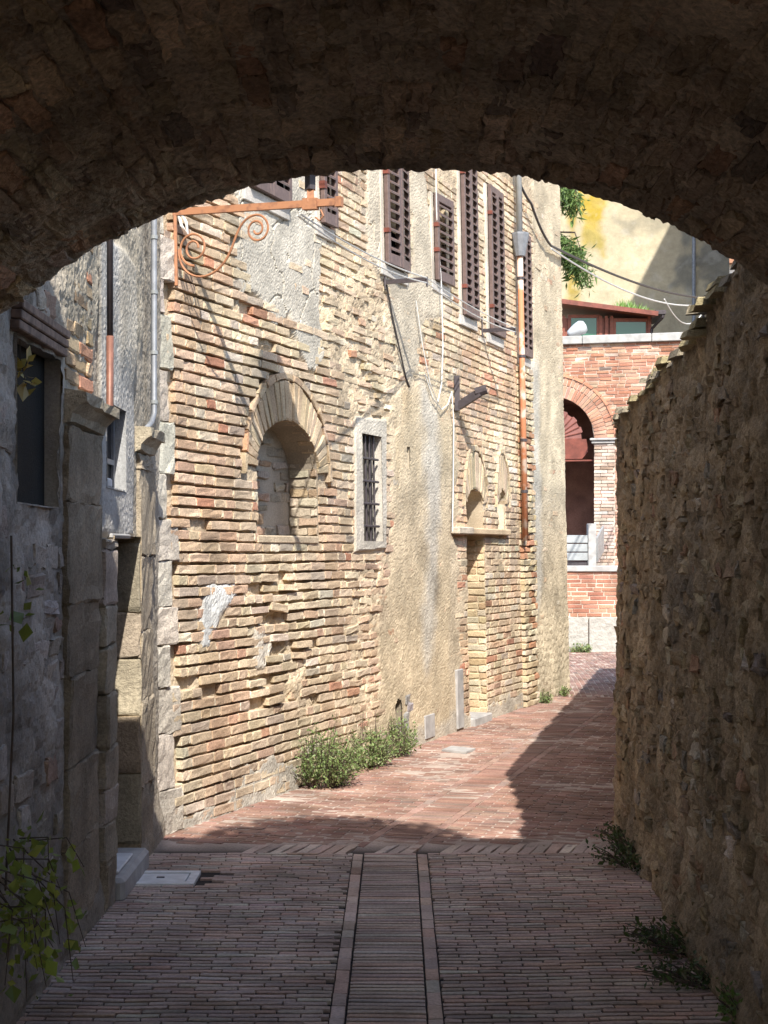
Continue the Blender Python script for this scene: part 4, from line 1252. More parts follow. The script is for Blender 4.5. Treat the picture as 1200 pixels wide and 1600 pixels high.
# cable carriers on the house
def carrier(x0, x1, y, label):
    t = thing('cable_bracket', mid_pt(x0, y), label, 'bracket', 'cable brackets on the sunlit house')
    u, v = mw(x0, y)
    a = Vector(mp_mid(np.array([u, v, 0.0])));
    # arm length so that its tip shows at x1
    p = 0.0
    for k in range(200):
        p = k * .005; q = mp_mid(np.array([u, v, p]))
        if 600 + F * q[0] / q[1] >= x1: break
    tip = Vector(mp_mid(np.array([u, v + .0, p])))
    MB().bar(a, tip, .022, .035).done('arm', 'iron', t)
    MB().bar(Vector(mp_mid(np.array([u, v - .06, .01]))), Vector(mp_mid(np.array([u, v + .14, .01]))), .03, .012).done('plate', 'iron', t)
    MB().tube([tip + Vector((0, 0, -.06)), tip + Vector((0, 0, .02))], .008, 6).done('pin', 'iron', t)
    return tip
t1 = carrier(600, 667, 441, 'iron cable bracket below the wide shutters in the plaster')
t2 = carrier(752, 805, 517, 'small iron cable bracket next to the orange drainpipe')
lampbr = thing('wall_spotlight', mid_pt(713, 640), 'dark metal spotlight bracket above the pointed brick arches', 'spotlight')
u, v = mw(711, 625)
MB().bar(mp_mid(np.array([u, v - .1, .02])), mp_mid(np.array([u, v + .22, .02])), .07, .05).done('post', 'iron', lampbr)
MB().bar(mp_mid(np.array([u, v - .06, .03])), mp_mid(np.array([u, v + .06, .24])), .06, .07).done('head', 'iron', lampbr)
MB().tube([mp_mid(np.array([u, v + .06, .20])), mp_mid(np.array([u + .02, v + .09, .30]))], .045, 10).done('lamp', 'iron', lampbr)

def sag(p, q, s, n=18):
    p = Vector(p); q = Vector(q)
    return [p.lerp(q, t) - Vector((0, 0, s * 4 * t * (1 - t))) for t in np.linspace(0, 1, n)]
s0 = bp(1.02, -.09)
tag(MB().tube(sag(s0, t1 + Vector((0, 0, .01)), .04) + sag(t1 + Vector((0, 0, .01)), t2 + Vector((0, 0, .01)), .03)[1:], .0055, 5).done('cable', 'cable_w'), 'upper pale cable strung from the lantern along the house to the orange pipe', 'cable')
s0 = bp(1.0, -.10)
tag(MB().tube(sag(s0, t1 - Vector((0, 0, .03)), .06) + sag(t1 - Vector((0, 0, .03)), t2 - Vector((0, 0, .03)), .05)[1:], .0055, 5).done('cable', 'cable_w'), 'lower pale cable strung just under another from the lantern along the house', 'cable')
# loose cable looping down the plaster
pp = [mid_pt(680, 200, .05), mid_pt(682, 330, .05), mid_pt(690, 450, .06), mid_pt(692, 540, .04), mid_pt(690, 600, .04), mid_pt(684, 628, .05), mid_pt(672, 600, .04), mid_pt(660, 540, .03), mid_pt(650, 470, .03)]
tag(MB().tube(pp, .0055, 5).done('cable', 'cable_w'), 'loose pale cable hanging in a long loop between the shutters', 'cable')
pp = [mid_pt(664, 585, .03), mid_pt(676, 622, .04), mid_pt(690, 640, .04), mid_pt(700, 632, .03), mid_pt(706, 612, .03), mid_pt(709, 660, .03), mid_pt(708, 760, .03), mid_pt(707, 830, .03)]
tag(MB().tube(pp, .0055, 5).done('cable', 'cable_w'), 'pale cable dropping beside the spotlight bracket to the stone ledge', 'cable')
pp = [mid_pt(604, 445, .02), mid_pt(612, 490, .015), mid_pt(624, 545, .02), mid_pt(634, 590, .02), mid_pt(640, 605, .02)]
tag(MB().tube(pp, .008, 5).done('cable', 'cable_b'), 'short dark cable running down the plaster below the wide shutters', 'cable')
# stout black bundle from the house across to the far building
q0 = mid_pt(803, 262, .06); q1 = mid_pt(830, 318, .08); q2 = mid_pt(861, 384, .06); q3 = at(1122, 466, 29.0)
tag(MB().tube(sag(q0, q1, .04, 8) + sag(q1, q2, .05, 8)[1:] + sag(q2, q3, .16, 30)[1:], [.014] * 15 + [.017] * 29, 6).done('cable_bundle', 'cable_b'), 'thick black cable bundle crossing from the house to the yellow wall', 'cable')
q0b = q2 - Vector((0, 0, .03))
line = sag(q0b, q3 - Vector((0, 0, .06)), .30, 30)
tag(MB().tube(line, .012, 5).done('cable', 'cable_w'), 'pale slack cable hanging under the thick black bundle', 'cable')
pl = sag(q2.lerp(q3, .55) - Vector((0, 0, .28)), q2.lerp(q3, .9) - Vector((0, 0, .14)), .40, 14)
tag(MB().tube(pl, .010, 5).done('cable', 'cable_w'), 'drooping pale loop of cable in front of the shaded yellow wall', 'cable')

# ================================================================== FAR END: TERRACE WALL, LOGGIA, TRUCK, VERANDA, YELLOW HOUSE
def brick_field(u0, u1, v0, v1, holes, pitch=.069, L=.25, fo=.004, jit=.003, seed=0):
    R_ = []; z = v0; k = 0; hf = hole_fns(holes)
    while z < v1 - .02:
        for (a, b) in free(u0, u1, hf, z, z + pitch):
            for (p, q) in fill(a, b, lambda: (L if RNG.random() < .7 else L / 2) * RNG.uniform(.92, 1.08), .012, (k % 2) * L / 2):
                R_.append((p, q, z, min(z + pitch - .012, v1)))
        z += pitch; k += 1
    R_ = np.array(R_)
    return R_, piece_batch(R_[:, 0], R_[:, 1], R_[:, 2], R_[:, 3], RNG.normal(fo, jit, len(R_)), -.04, .003, .0015, su=np.array([0, .05, .95, 1]), sv=np.array([0, .12, .88, 1]))
PAL_F = [(5, (.37, .185, .125)), (3, (.40, .225, .15)), (2, (.33, .15, .095)), (1, (.42, .29, .20)), (.8, (.45, .34, .27)), (.5, (.20, .15, .13))]
# terrace wall
TD = 24.1
tw = thing('terrace_wall', (3.6, TD, 0), 'low red brick terrace wall on a white rough plinth at the street end', 'wall')
mp_t = lambda P: np.stack([P[..., 0], TD + .02 * (P[..., 0] - 3.6) - P[..., 2], P[..., 1]], -1)
R_, (P, fs) = brick_field(1.2, 6.2, .57, 1.30, [])
lay(P, fs, mp_t, 'brick', 'bricks', tw, 'brick', pick(len(R_), [(5, (.36, .175, .12)), (3, (.39, .215, .145)), (1, (.31, .14, .095))]), 120)
MB(mp_t).box((1.2, -.05, -.35), (6.2, 1.30, -.004)).done('wall_core', 'mortar', tw, col=(.55, .46, .38))
for (a, b) in ((1.2, 2.45), (2.455, 3.32), (3.335, 4.5), (4.505, 6.2)):
    MB(mp_t).box((a, -.05, -.1), (b, .56, .05), .008).done('plinth_panel', 'concrete', tw)
for (a, b) in ((1.2, 2.6), (2.606, 3.9), (3.906, 5.2), (5.206, 6.2)):
    MB(mp_t).box((a, 1.302, -.38), (b, 1.40, .05), .012).done('coping_stone', 'stone_grey', tw)
terr = MB().box((-2, TD + .40, -.05), (9, 33, .70)).done('terrace', 'soil'); terr['kind'] = 'structure'

# loggia
LGA = math.radians(14.0); LC = np.array([3.40, 30.0])
lux, luy = math.cos(LGA), -math.sin(LGA)
def mp_log(P):
    P = np.asarray(P, float); u, v, o = P[..., 0], P[..., 1], P[..., 2]
    return np.stack([LC[0] + u * lux + o * luy * 1.0, LC[1] + u * luy - o * lux, v], -1)
lg = thing('loggia_building', (3.4, 30, .7), 'red brick building with a dark round arch and pale stone coping', 'building')
AR_ = .86; SPR = EYE + (HZ - 686) / F * 30.0; TOPG = EYE + (HZ - 540) / F * 30.0
LOGARCH = ('a', (-AR_, AR_, .7, SPR, SPR + AR_))
ringh = ('a', (-AR_ - .46, AR_ + .46, SPR, SPR, SPR + AR_ + .46))
R_, (P, fs) = brick_field(-2.5, 3.9, .72, TOPG, [LOGARCH, ringh, ('r', (AR_ - .01, AR_ + .42, .7, SPR))], L=.25, jit=.005)
cl = pick(len(R_), PAL_F)
pal_ = sstep(.0, .5, fbm(R_[:, 0] * 1.3, R_[:, 2] * 1.3, 95))[:, None] * .35
cl = cl * (1 - pal_) + np.array([.58, .44, .36]) * pal_
lay(P, fs, mp_log, 'brick', 'bricks', lg, 'brick', cl, 300)
# whitish pilaster bricks beside the arch
R_, (P, fs) = brick_field(AR_, AR_ + .41, .72, SPR - .12, [], jit=.004)
P[..., 2] += .02
lay(P, fs, mp_log, 'pilaster_brick', 'pilaster_bricks', lg, 'brick', pick(len(R_), [(4, (.50, .40, .34)), (2, (.44, .31, .245)), (1, (.54, .48, .43))]), 80)
MB(mp_log).box((AR_ - .05, SPR - .11, -.3), (AR_ + .52, SPR - .05, .06), .01).done('impost', 'stone_grey', lg)
MB(mp_log).box((AR_ - .08, SPR - .05, -.3), (AR_ + .56, SPR - .002, .10), .01).done('impost', 'stone_grey', lg)
def log_ring(r0, r1, n_, col, name, fo):
    ang = np.linspace(0, PI, n_ + 1)
    Q = np.array([(a + .3 * .012 / r1, b - .3 * .012 / r1, r0, r1) for a, b in zip(ang, ang[1:])])
    Q[:, 0] += .004; Q[:, 1] -= .004
    P, fs = piece_batch(Q[:, 0], Q[:, 1], Q[:, 2], Q[:, 3], RNG.normal(fo, .004, len(Q)), -.06, .003, .001, su=np.array([0, .1, .9, 1]), sv=np.array([0, .05, .95, 1]))
    lay(P, fs, lambda P: mp_log(np.stack([P[..., 1] * np.cos(P[..., 0]), SPR + P[..., 1] * np.sin(P[..., 0]), P[..., 2]], -1)), name, name + 's', lg, 'brick', pick(len(Q), col), 60)
PAL_G = [(3, (.41, .23, .16)), (2, (.37, .19, .125)), (1, (.45, .28, .20))]
log_ring(AR_, AR_ + .245, 42, PAL_G, 'voussoir', .012)
log_ring(AR_ + .255, AR_ + .40, 46, PAL_G, 'voussoir', .012)
log_ring(AR_ + .41, AR_ + .47, 18, [(1, (.50, .24, .15))], 'hood_brick', .03)
for (a, b) in ((-2.5, -.6), (-.59, .62), (.63, 2.0), (2.01, 4.0)):
    MB(mp_log).box((a, TOPG + .004, -.5), (b, TOPG + .17, .09), .012).done('coping_stone', 'stone_pale', lg)
# mortar sheet behind bricks, with the arch opening
m = MB(mp_log)
xs = np.concatenate([[-2.5], np.linspace(-AR_, AR_, 33), [3.95]])
for a, b in zip(xs, xs[1:]):
    if b <= -AR_ + 1e-6 or a >= AR_ - 1e-6:
        m.quad([(a, .7, -.008), (b, .7, -.008), (b, TOPG, -.008), (a, TOPG, -.008)]); continue
    za, zb = SPR + math.sqrt(max(0, AR_ ** 2 - a * a)), SPR + math.sqrt(max(0, AR_ ** 2 - b * b))
    m.quad([(a, za, -.008), (b, zb, -.008), (b, TOPG, -.008), (a, TOPG, -.008)])
m.done('mortar_face', 'mortar', lg, col=(.58, .48, .40))
recess(mp_log, LOGARCH, 1.8, 'arch_interior', 'brick', lg, (.30, .17, .13), front=-.01, n=28)
MB(mp_log).box((-2.5, .7, -6), (3.95, TOPG, -1.9)).done('building_core', 'mortar', lg, col=(.5, .4, .32))
MB(mp_log).box((-2.5, TOPG - .02, -6), (3.95, TOPG + .004, -.02)).done('roof_terrace', 'soil', lg)
# fan light and red panel
m = MB(mp_log)
fr = .60
pts_ = [(0, SPR + .01)]
N_ = 15
for k in range(N_):
    a0, a1 = PI * k / N_, PI * (k + 1) / N_
    rr = fr * (1.03 if k % 2 else .97)
    pts_ += [(rr * math.cos(a0 + .02), SPR + .01 + rr * math.sin(a0 + .02)), (rr * math.cos(a1 - .02), SPR + .01 + rr * math.sin(a1 - .02))]
s = m.pts([(u, v, -.20) for u, v in pts_] + [(u, v, -.22) for u, v in pts_])
n_ = len(pts_)
m.f += [tuple(s + i for i in range(n_)), tuple(s + n_ + i for i in reversed(range(n_)))] + [(s + i, s + (i + 1) % n_, s + n_ + (i + 1) % n_, s + n_ + i) for i in range(n_)]
fan = m.done('fan_panel', 'rust_lite', lg)
for k in range(N_ + 1):
    a0 = PI * k / N_
    MB().bar(mp_log(np.array([.17 * math.cos(a0), SPR + .01 + .17 * math.sin(a0), -.19])), mp_log(np.array([(fr - .01) * math.cos(a0), SPR + .01 + (fr - .01) * math.sin(a0), -.19])), .016, .02, up=(0, -1, 0)).done('ray', 'rust', fan)
MB().tube([mp_log(np.array([.17 * math.cos(t), SPR + .01 + .17 * math.sin(t), -.185])) for t in np.linspace(0, PI, 20)], .012, 5).done('inner_ring', 'rust', fan)
m = MB(mp_log)
hz_ = .40
pl_ = [(-.74, SPR - hz_), (.60, SPR - hz_), (.72, SPR - hz_ + .14), (.68, SPR), (-.78, SPR)]
s = m.pts([(u, v, -.16) for u, v in pl_] + [(u, v, -.24) for u, v in pl_])
m.f += [tuple(s + i for i in range(5)), tuple(s + 5 + i for i in reversed(range(5)))] + [(s + i, s + (i + 1) % 5, s + 5 + (i + 1) % 5, s + 5 + i) for i in range(5)]
m.done('red_panel', 'rust', lg)
MB(mp_log).box((-.84, SPR - hz_ - .05, -.25), (.84, SPR - hz_ - .02, -.14)).done('rail', 'rust', lg)

# flatbed truck on the terrace
TK = thing('flatbed_truck', (3.3, 26.8, .70), 'flatbed truck with grey metal drop sides parked behind the terrace wall', 'truck')
TA = math.radians(12); tux, tuy = math.cos(TA), math.sin(TA)
TC = np.array([3.72, 26.5])
def mp_tk(P):
    P = np.asarray(P, float); u, v, o = P[..., 0], P[..., 1], P[..., 2]    # u: along bed (to the left = front is negative), o: toward us
    return np.stack([TC[0] + u * tux + o * tuy, TC[1] + u * tuy - o * tux, v], -1)
ZB = 1.46; ZT = 1.93
for k in range(3):
    h = (ZT - ZB) / 3
    MB(mp_tk).box((-2.3, ZB + k * h + .008, -.02), (-.08, ZB + (k + 1) * h - .008, .03 if k != 1 else .018), .008).done('side_board', 'galv', TK)
MB(mp_tk).box((-.08, ZB - .12, -.05), (.07, ZT + .20, .06), .01).done('corner_post', 'stone_grey', TK)
m = MB(mp_tk); m.bar(mp_tk(np.array([-.03, ZB - .10, .065])), mp_tk(np.array([-.03, ZT + .1, .065])), .05, .01) if False else None
for k in range(3):     # tail board, dropped half open
    h = .15
    m = MB(mp_tk)
    q = lambda r, z, t: (r, z, t)
    a0 = (.09, ZB + k * h * .95 - .02); a1 = (.40, ZB + .17 + k * h * 1.05)
    s = m.pts([(a0[0], a0[1] + .006, -.05), (a1[0], a1[1] + .006, -.55), (a1[0], a1[1] + h * 1.05, -.55), (a0[0], a0[1] + h * .95, -.05),
               (a0[0] + .03, a0[1] + .006, -.02), (a1[0] + .03, a1[1] + .006, -.52), (a1[0] + .03, a1[1] + h * 1.05, -.52), (a0[0] + .03, a0[1] + h * .95, -.02)])
    m.f += [tuple(s + i for i in f) for f in ((0, 1, 2, 3), (4, 7, 6, 5), (0, 4, 5, 1), (1, 5, 6, 2), (2, 6, 7, 3), (3, 7, 4, 0))]
    m.done('tail_board', 'galv', TK)
MB(mp_tk).box((-2.4, ZB - .10, -1.5), (.05, ZB - .01, -.01), .01).done('bed_floor', 'iron', TK)
MB(mp_tk).box((-2.3, ZB, -1.5), (-.08, ZT, -1.46), .006).done('side_board', 'galv', TK)
MB(mp_tk).box((-3.9, ZB - .45, -1.45), (-2.45, ZB + 1.2, -.05), .10).done('cab', 'lamp_white', TK)
MB(mp_tk).box((-3.6, ZB + .45, -.052), (-2.7, ZB + 1.05, -.03)).done('side_window', 'pane', TK)
for uu in (-.75, -3.2):
    for oo in (-.25, -1.3):
        m = MB(mp_tk); c = np.array([uu, 1.02, oo])
        ring_ = [[(uu + r * math.cos(t), 1.02 + r * math.sin(t), oo + w) for t in np.linspace(0, 2 * PI, 18, endpoint=False)] for r, w in ((.18, .1), (.27, .1), (.32, .06), (.32, -.06), (.27, -.1), (.18, -.1))]
        rr = [m.pts(r) for r in ring_]
        for a, b in zip(rr, rr[1:]): m.f += [(a + k, a + (k + 1) % 18, b + (k + 1) % 18, b + k) for k in range(18)]
        wh = m.done('wheel', 'rubber', TK)
        m = MB(mp_tk); s = m.pts([(uu + .18 * math.cos(t), 1.02 + .18 * math.sin(t), oo + .07) for t in np.linspace(0, 2 * PI, 18, endpoint=False)]); m.f.append(tuple(s + k for k in range(18))); m.done('rim', 'galv', wh)
MB(mp_tk).box((-3.8, 1.15, -1.1), (-.1, 1.30, -.45)).done('chassis', 'iron', TK)

# veranda on the roof terrace
VD = 33.0; vs_ = F / VD
vx = lambda x: (x - 600) / vs_
vz_ = lambda y: EYE + (HZ - y) / vs_
ve = thing('veranda', (vx(950), VD, TOPG), 'dark red wooden veranda with green panes under a grassy sloping roof', 'veranda')
zb = TOPG - .02
MB().box((vx(868), VD, zb), (vx(1018), VD + 2.2, vz_(497))).done('wall', 'wood_red', ve)
m = MB()
A0 = (vx(858), vz_(471)); A1 = (vx(1022), vz_(492))
m.prism([(A0[0], VD - .45, A0[1] - .08), (A1[0], VD - .45, A1[1] - .08), (A1[0], VD - .45, A1[1]), (A0[0], VD - .45, A0[1])], (0, 2.9, .12))
rf = m.done('roof', 'wood_red', ve)
MB().bar((A0[0], VD - .49, A0[1] - .05), (A1[0], VD - .49, A1[1] - .05), .05, .10).done('gutter', 'rust', rf)
for (x0, x1, y0, y1) in ((892, 932, 497, 540), (962, 1009, 503, 540)):
    fr_ = MB()
    for a, b in (((vx(x0 - 5), VD - .035, zb), (vx(x0), VD - .004, vz_(y0 - 5))), ((vx(x1), VD - .035, zb), (vx(x1 + 5), VD - .004, vz_(y0 - 5))), ((vx(x0), VD - .035, vz_(y0)), (vx(x1), VD - .004, vz_(y0 - 5)))):
        fr_.box(a, b)
    f_ = fr_.done('window_frame', 'wood_red', ve)
    MB().box((vx(x0) + .004, VD - .02, zb), (vx(x1) - .004, VD - .008, vz_(y0) - .004)).done('pane', 'green_glass', f_)
for x in (880, 938, 947, 955, 1014):
    MB().box((vx(x) - .035, VD - .06, zb), (vx(x) + .035, VD - .036, vz_(494))).done('post', 'wood_red', ve)
m = MB(); m.tube([(vx(1030), VD - .45, vz_(494)), (vx(1030), VD - .45, vz_(500)), (vx(1018), VD - .05, vz_(514)), (vx(1016), VD - .05, vz_(535))], .035, 8); m.done('downpipe', 'iron', ve)
MB().box((vx(1018), VD - .5, vz_(496)), (vx(1034), VD + 1, vz_(490))).done('gutter_end', 'iron', ve)
# street lamp head in front of the veranda
lp = thing('street_lamp', at(893, 524, 30.2), 'pale oval street lamp head in front of the green veranda pane', 'lamp')
p0, p1 = at(889, 522, 29.9), at(914, 509, 29.9)
MB().tube([at(884, 532, 30.1), p0], .03, 8).done('arm', 'wood_red', lp)
dv_ = (p1 - p0)
MB().tube([p0 + dv_ * t for t in (-.05, .0, .2, .5, .8, 1.0, 1.06)], [.04, .07, .10, .135, .15, .11, .03], 12).done('lamp_head', 'lamp_white', lp, True)

# yellow house
YD = 40.0; ys = F / YD
yx = lambda x: (x - 600) / ys
yz = lambda y: EYE + (HZ - y) / ys
yh = thing('yellow_house', (6.5, YD, 0), 'tall yellow rendered house, moss streaked, half in shadow behind the loggia', 'house')
YP = lambda pts: [(yx(x), yz(y)) for x, y in pts]
def yel_h(U, V):
    n1_ = fbm(U * .9, V * .9, 101, 5); n2_ = fbm(U * 4, V * 4, 102, 5)
    o = .02 * n1_ + .01 * n2_
    col = np.array([.415, .36, .25]) * (1 + .22 * n1_ + .10 * n2_)[..., None]
    def stain(poly, c, amt, soft, amp):
        nonlocal col
        k = (sstep(-soft, soft, poly_sd(U, V, YP(poly)) + amp * n1_ + amp * .5 * n2_) * amt * (1 + .3 * n2_))[..., None]
        col = col * (1 - k) + np.array(c) * k
    stain([(908, 150), (946, 150), (946, 300), (944, 400), (925, 385), (905, 400), (900, 300)], (.36, .265, .05), .98, .12, .30)
    stain([(888, 150), (902, 150), (904, 480), (888, 480)], (.31, .235, .06), .92, .10, .22)
    stain([(905, 345), (945, 355), (946, 395), (905, 400)], (.28, .235, .09), .7, .15, .35)
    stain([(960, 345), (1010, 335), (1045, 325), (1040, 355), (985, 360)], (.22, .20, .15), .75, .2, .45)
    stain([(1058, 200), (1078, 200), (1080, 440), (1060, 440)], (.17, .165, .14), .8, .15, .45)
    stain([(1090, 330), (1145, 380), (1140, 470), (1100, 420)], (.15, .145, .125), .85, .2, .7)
    k = (sstep(.25, .6, n2_ + .4 * n1_) * .3)[..., None]
    col = col * (1 - k) + np.array([.50, .47, .40]) * k
    return o, np.clip(col, .02, .9)
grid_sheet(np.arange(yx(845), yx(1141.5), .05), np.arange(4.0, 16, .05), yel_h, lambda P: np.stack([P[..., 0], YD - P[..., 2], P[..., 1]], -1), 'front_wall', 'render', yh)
MB().box((yx(845), YD + .1, 0), (yx(1141), YD + 9, 16)).done('house_core', 'mortar', yh, col=(.62, .54, .38))
MB().box((yx(840), YD - .35, 16), (yx(1146), YD + 9, 16.25)).done('roof', 'roof', yh)
MB().tube([(yx(1083), YD - .09, 15.9), (yx(1083), YD - .09, 4)], .05, 8).done('downpipe', 'zinc', yh)
MB().box((yx(1097), YD - .07, 4), (yx(1100), YD - .02, yz(463))).done('door_frame', 'iron', yh)
MB().box((yx(1100.1), YD - .07, yz(465)), (yx(1140), YD - .02, yz(462))).done('door_frame', 'iron', yh)

# tall house that shades the yellow wall (stands right of the street, hidden from here by the garden wall)
th = thing('tall_house', (10, 33, 0), 'tall plain house right of the street whose shadow falls on the yellow wall', 'house')
e0 = np.array([7.38, 28.5]); e1 = e0 + np.array([.337, 1.0]) * 9.5; HT = 17.2
m = MB(); m.prism([(e0[0], e0[1], 0), (e0[0] + 6, e0[1] - 1, 0), (e1[0] + 6, e1[1], 0), (e1[0], e1[1], 0)], (0, 0, HT)); m.done('wall', 'render', th, col=(.40, .33, .24))
m = MB(); m.prism([(e0[0] - .003, e0[1] - .003, HT), (e0[0] + 6, e0[1] - 1.003, HT), (e1[0] + 6, e1[1], HT), (e1[0] - .003, e1[1], HT)], (0, 0, .15)); m.done('roof', 'roof', th)
eu = Vector((.337, 1.0, 0)).normalized(); en = Vector((-eu.y, eu.x, 0))
for r in range(5):
    for k in range(4):
        p = Vector((e0[0], e0[1], 0)) + eu * (1.2 + 2.3 * k) + Vector((0, 0, 2.2 + 3.0 * r))
        m = MB(); m.prism([p + en * .01, p + eu * 1.0 + en * .01, p + eu * 1.0 + en * .01 + Vector((0, 0, 1.6)), p + en * .01 + Vector((0, 0, 1.6))], en * .05)
        w_ = m.done('window_shutter', 'shutter', th)
        m = MB(); m.prism([p - eu * .12 + Vector((0, 0, -.14)) + en * .005, p + eu * 1.12 + Vector((0, 0, -.14)) + en * .005, p + eu * 1.12 + Vector((0, 0, -.02)) + en * .005, p - eu * .12 + Vector((0, 0, -.02)) + en * .005], en * .12)
        m.done('sill', 'stone_grey', w_)
# white house further back
wh = thing('white_house', at(1152, 440, 60), 'small sunlit white house with a tiled roof far behind the garden wall', 'house')
p = at(1149, 425, 60)
MB().box((p.x - 1.2, 60, 0), (p.x + 4, 66, p.z + .3)).done('wall', 'render', wh, col=(.75, .72, .66))
m = MB(); m.prism([(p.x - 1.5, 59.6, p.z + .3), (p.x + 4.3, 59.6, p.z + .3), (p.x + 1.4, 59.6, p.z + 1.4)], (0, 7, 0)); m.done('roof', 'roof', wh)
MB().box((p.x - .5, 59.95, p.z - .8), (p.x - .1, 59.99, p.z - .1)).done('window', 'dark', wh)

# ================================================================== COVERS IN THE PAVEMENT
mh = thing('inspection_cover', ((MH[0] + MH[1]) / 2, (MH[2] + MH[3]) / 2, 0), 'white stone inspection cover set in the paving by the doorway', 'cover')
c0 = (MH[0] + MH[1]) / 2; c1 = (MH[2] + MH[3]) / 2
MB().box((MH[0] + .005, MH[2], -.02), (MH[1], MH[2] + .045, .006), .002).done('frame_side', 'marble', mh)
MB().box((MH[0] + .005, MH[3] - .045, -.02), (MH[1], MH[3], .006), .002).done('frame_side', 'marble', mh)
MB().box((MH[0] + .005, MH[2] + .047, -.02), (MH[0] + .05, MH[3] - .047, .006), .002).done('frame_side', 'marble', mh)
MB().box((MH[1] - .045, MH[2] + .047, -.02), (MH[1], MH[3] - .047, .006), .002).done('frame_side', 'marble', mh)
MB().box((MH[0] + .058, MH[2] + .055, -.02), (MH[1] - .053, MH[3] - .055, .002), .003).done('lid', 'marble', mh)
MB().box((c0 - .02, c1 - .008, .0), (c0 + .02, c1 + .008, .007), .002).done('lift_slot', 'iron', mh)
g0 = gpt(716, 1172)
MB()
dc = thing('drain_cover', g0, 'flat grey slab cover beside the foot of the sunlit house', 'cover')
m = MB(); a, b, c, d_ = gpt(690, 1174), gpt(728, 1178), gpt(743, 1172), gpt(706, 1168)
m.prism([a, b, c, d_], (0, 0, .016)); m.done('slab', 'stone_grey', dc)

# ================================================================== PLANTS
def leaf_mesh(pts, size, cols, up=.3, fold=.25, asp=.5):
    """one little folded leaf per point"""
    N = len(pts)
    d = RNG.normal(0, 1, (N, 3)); d[:, 2] += up; d /= np.linalg.norm(d, axis=1, keepdims=True)
    r = RNG.normal(0, 1, (N, 3)); s = np.cross(d, r); s /= np.linalg.norm(s, axis=1, keepdims=True) + 1e-9
    nrm = np.cross(d, s)
    L = (size * RNG.choice([.6, .9, 1.2, 1.7], N, p=[.3, .35, .25, .1]) * RNG.uniform(.8, 1.2, N))[:, None]
    b = pts; t = pts + d * L
    mid = pts + d * L * .45
    l = mid + s * L * asp * .5 + nrm * L * fold * .3; r_ = mid - s * L * asp * .5 + nrm * L * fold * .3
    V = np.stack([b, r_, t, l], 1).reshape(-1, 3)
    i = np.arange(N) * 4
    Fq = np.concatenate([np.stack([i, i + 1, i + 2], 1), np.stack([i, i + 2, i + 3], 1)])
    return V, Fq, np.repeat(cols, 4, 0)
GREENS = [(3, (.17, .235, .075)), (2, (.21, .285, .105)), (2, (.11, .165, .055)), (1, (.31, .345, .17)), (.7, (.34, .29, .18))]
DGREENS = [(3, (.055, .09, .03)), (2, (.08, .12, .035)), (1, (.11, .12, .05)), (.6, (.14, .13, .08))]
def plant(name, label, cat, base, rx, ry, h, nst, nlv, size, pal, lean=(0, 0), group=None, asp=.5, droop=0.0, up=.4):
    base = Vector(base)
    t = thing(name, base, label, cat, group)
    stems = []; P = []
    m = MB()
    for k in range(nst):
        a = RNG.uniform(0, 2 * PI); r = math.sqrt(RNG.random())
        hh = h * RNG.uniform(.35, 1.0) * (1 - .35 * r)
        stray = RNG.random() < .10
        if stray: hh *= 1.35
        b = base + Vector((.3 * rx * math.cos(a), .3 * ry * math.sin(a), 0))
        e = base + Vector((rx * r * math.cos(a) + lean[0], ry * r * math.sin(a) + lean[1], hh))
        mid_ = b.lerp(e, .5) + Vector((0, 0, .15 * hh))
        pts = [b, mid_, e - Vector((0, 0, droop * r))]
        m.tube(pts, [.0035, .0028, .0015], 4, cap=False)
        for j in range(nlv // 3 if stray else nlv):
            tt = RNG.uniform(.15, 1.05)
            q = (pts[0] * (1 - tt) ** 2 + pts[1] * 2 * tt * (1 - tt) + pts[2] * tt * tt)
            P.append(np.array(q) + RNG.normal(0, size * .8, 3))
    P = np.array(P); P[:, 2] = np.maximum(P[:, 2], base.z + .004)
    m.done('stems', 'bark', t)
    V, Fq, cc = leaf_mesh(P, size, pick(len(P), pal), up=up, asp=asp)
    c = np.array(base)
    add('foliage', fast_mesh('foliage', V - c, Fq, cc), 'leaf', t, base)
    return t
b0 = gpt(500, 1236)
plant('weed_bush', 'large round green weed bush at the foot of the sunlit brick wall', 'bush', gpt(504, 1228), .30, .42, .46, 170, 40, .020, GREENS, group='weeds along the sunlit house')
plant('weed_bush', 'lower green weed bush just right of the largest one by the wall', 'bush', gpt(576, 1196), .27, .42, .36, 120, 36, .020, GREENS, group='weeds along the sunlit house')
plant('weed_bush', 'small green weed bush below the foot vent of the house', 'bush', gpt(620, 1180), .18, .32, .34, 70, 30, .020, GREENS, group='weeds along the sunlit house')
plant('weed_tuft', 'tiny green tuft near the foot of the far rough wall end', 'weed', gpt(852, 1098), .09, .16, .15, 26, 16, .022, GREENS, group='weeds along the sunlit house')
plant('weed_tuft', 'tiny green tuft at the very end of the sunlit house', 'weed', gpt(880, 1087), .07, .2, .13, 20, 16, .024, GREENS, group='weeds along the sunlit house')
plant('weed_tuft', 'green weeds at the foot of the white plinth far down the street', 'weed', (gpt(905, 1018).x, 23.95, 0), .22, .08, .14, 40, 14, .035, GREENS)
plant('wall_weed', 'dark weed spilling from the foot of the garden wall near the bright ground', 'weed', (1.30, 7.75, .0), .17, .30, .16, 46, 12, .026, DGREENS, lean=(-.06, 0), group='weeds along the garden wall')
plant('wall_weed', 'small dark weed clump just above the soldier course on the right', 'weed', (1.33, 8.30, .02), .10, .18, .12, 20, 12, .024, DGREENS, lean=(-.04, 0), group='weeds along the garden wall')
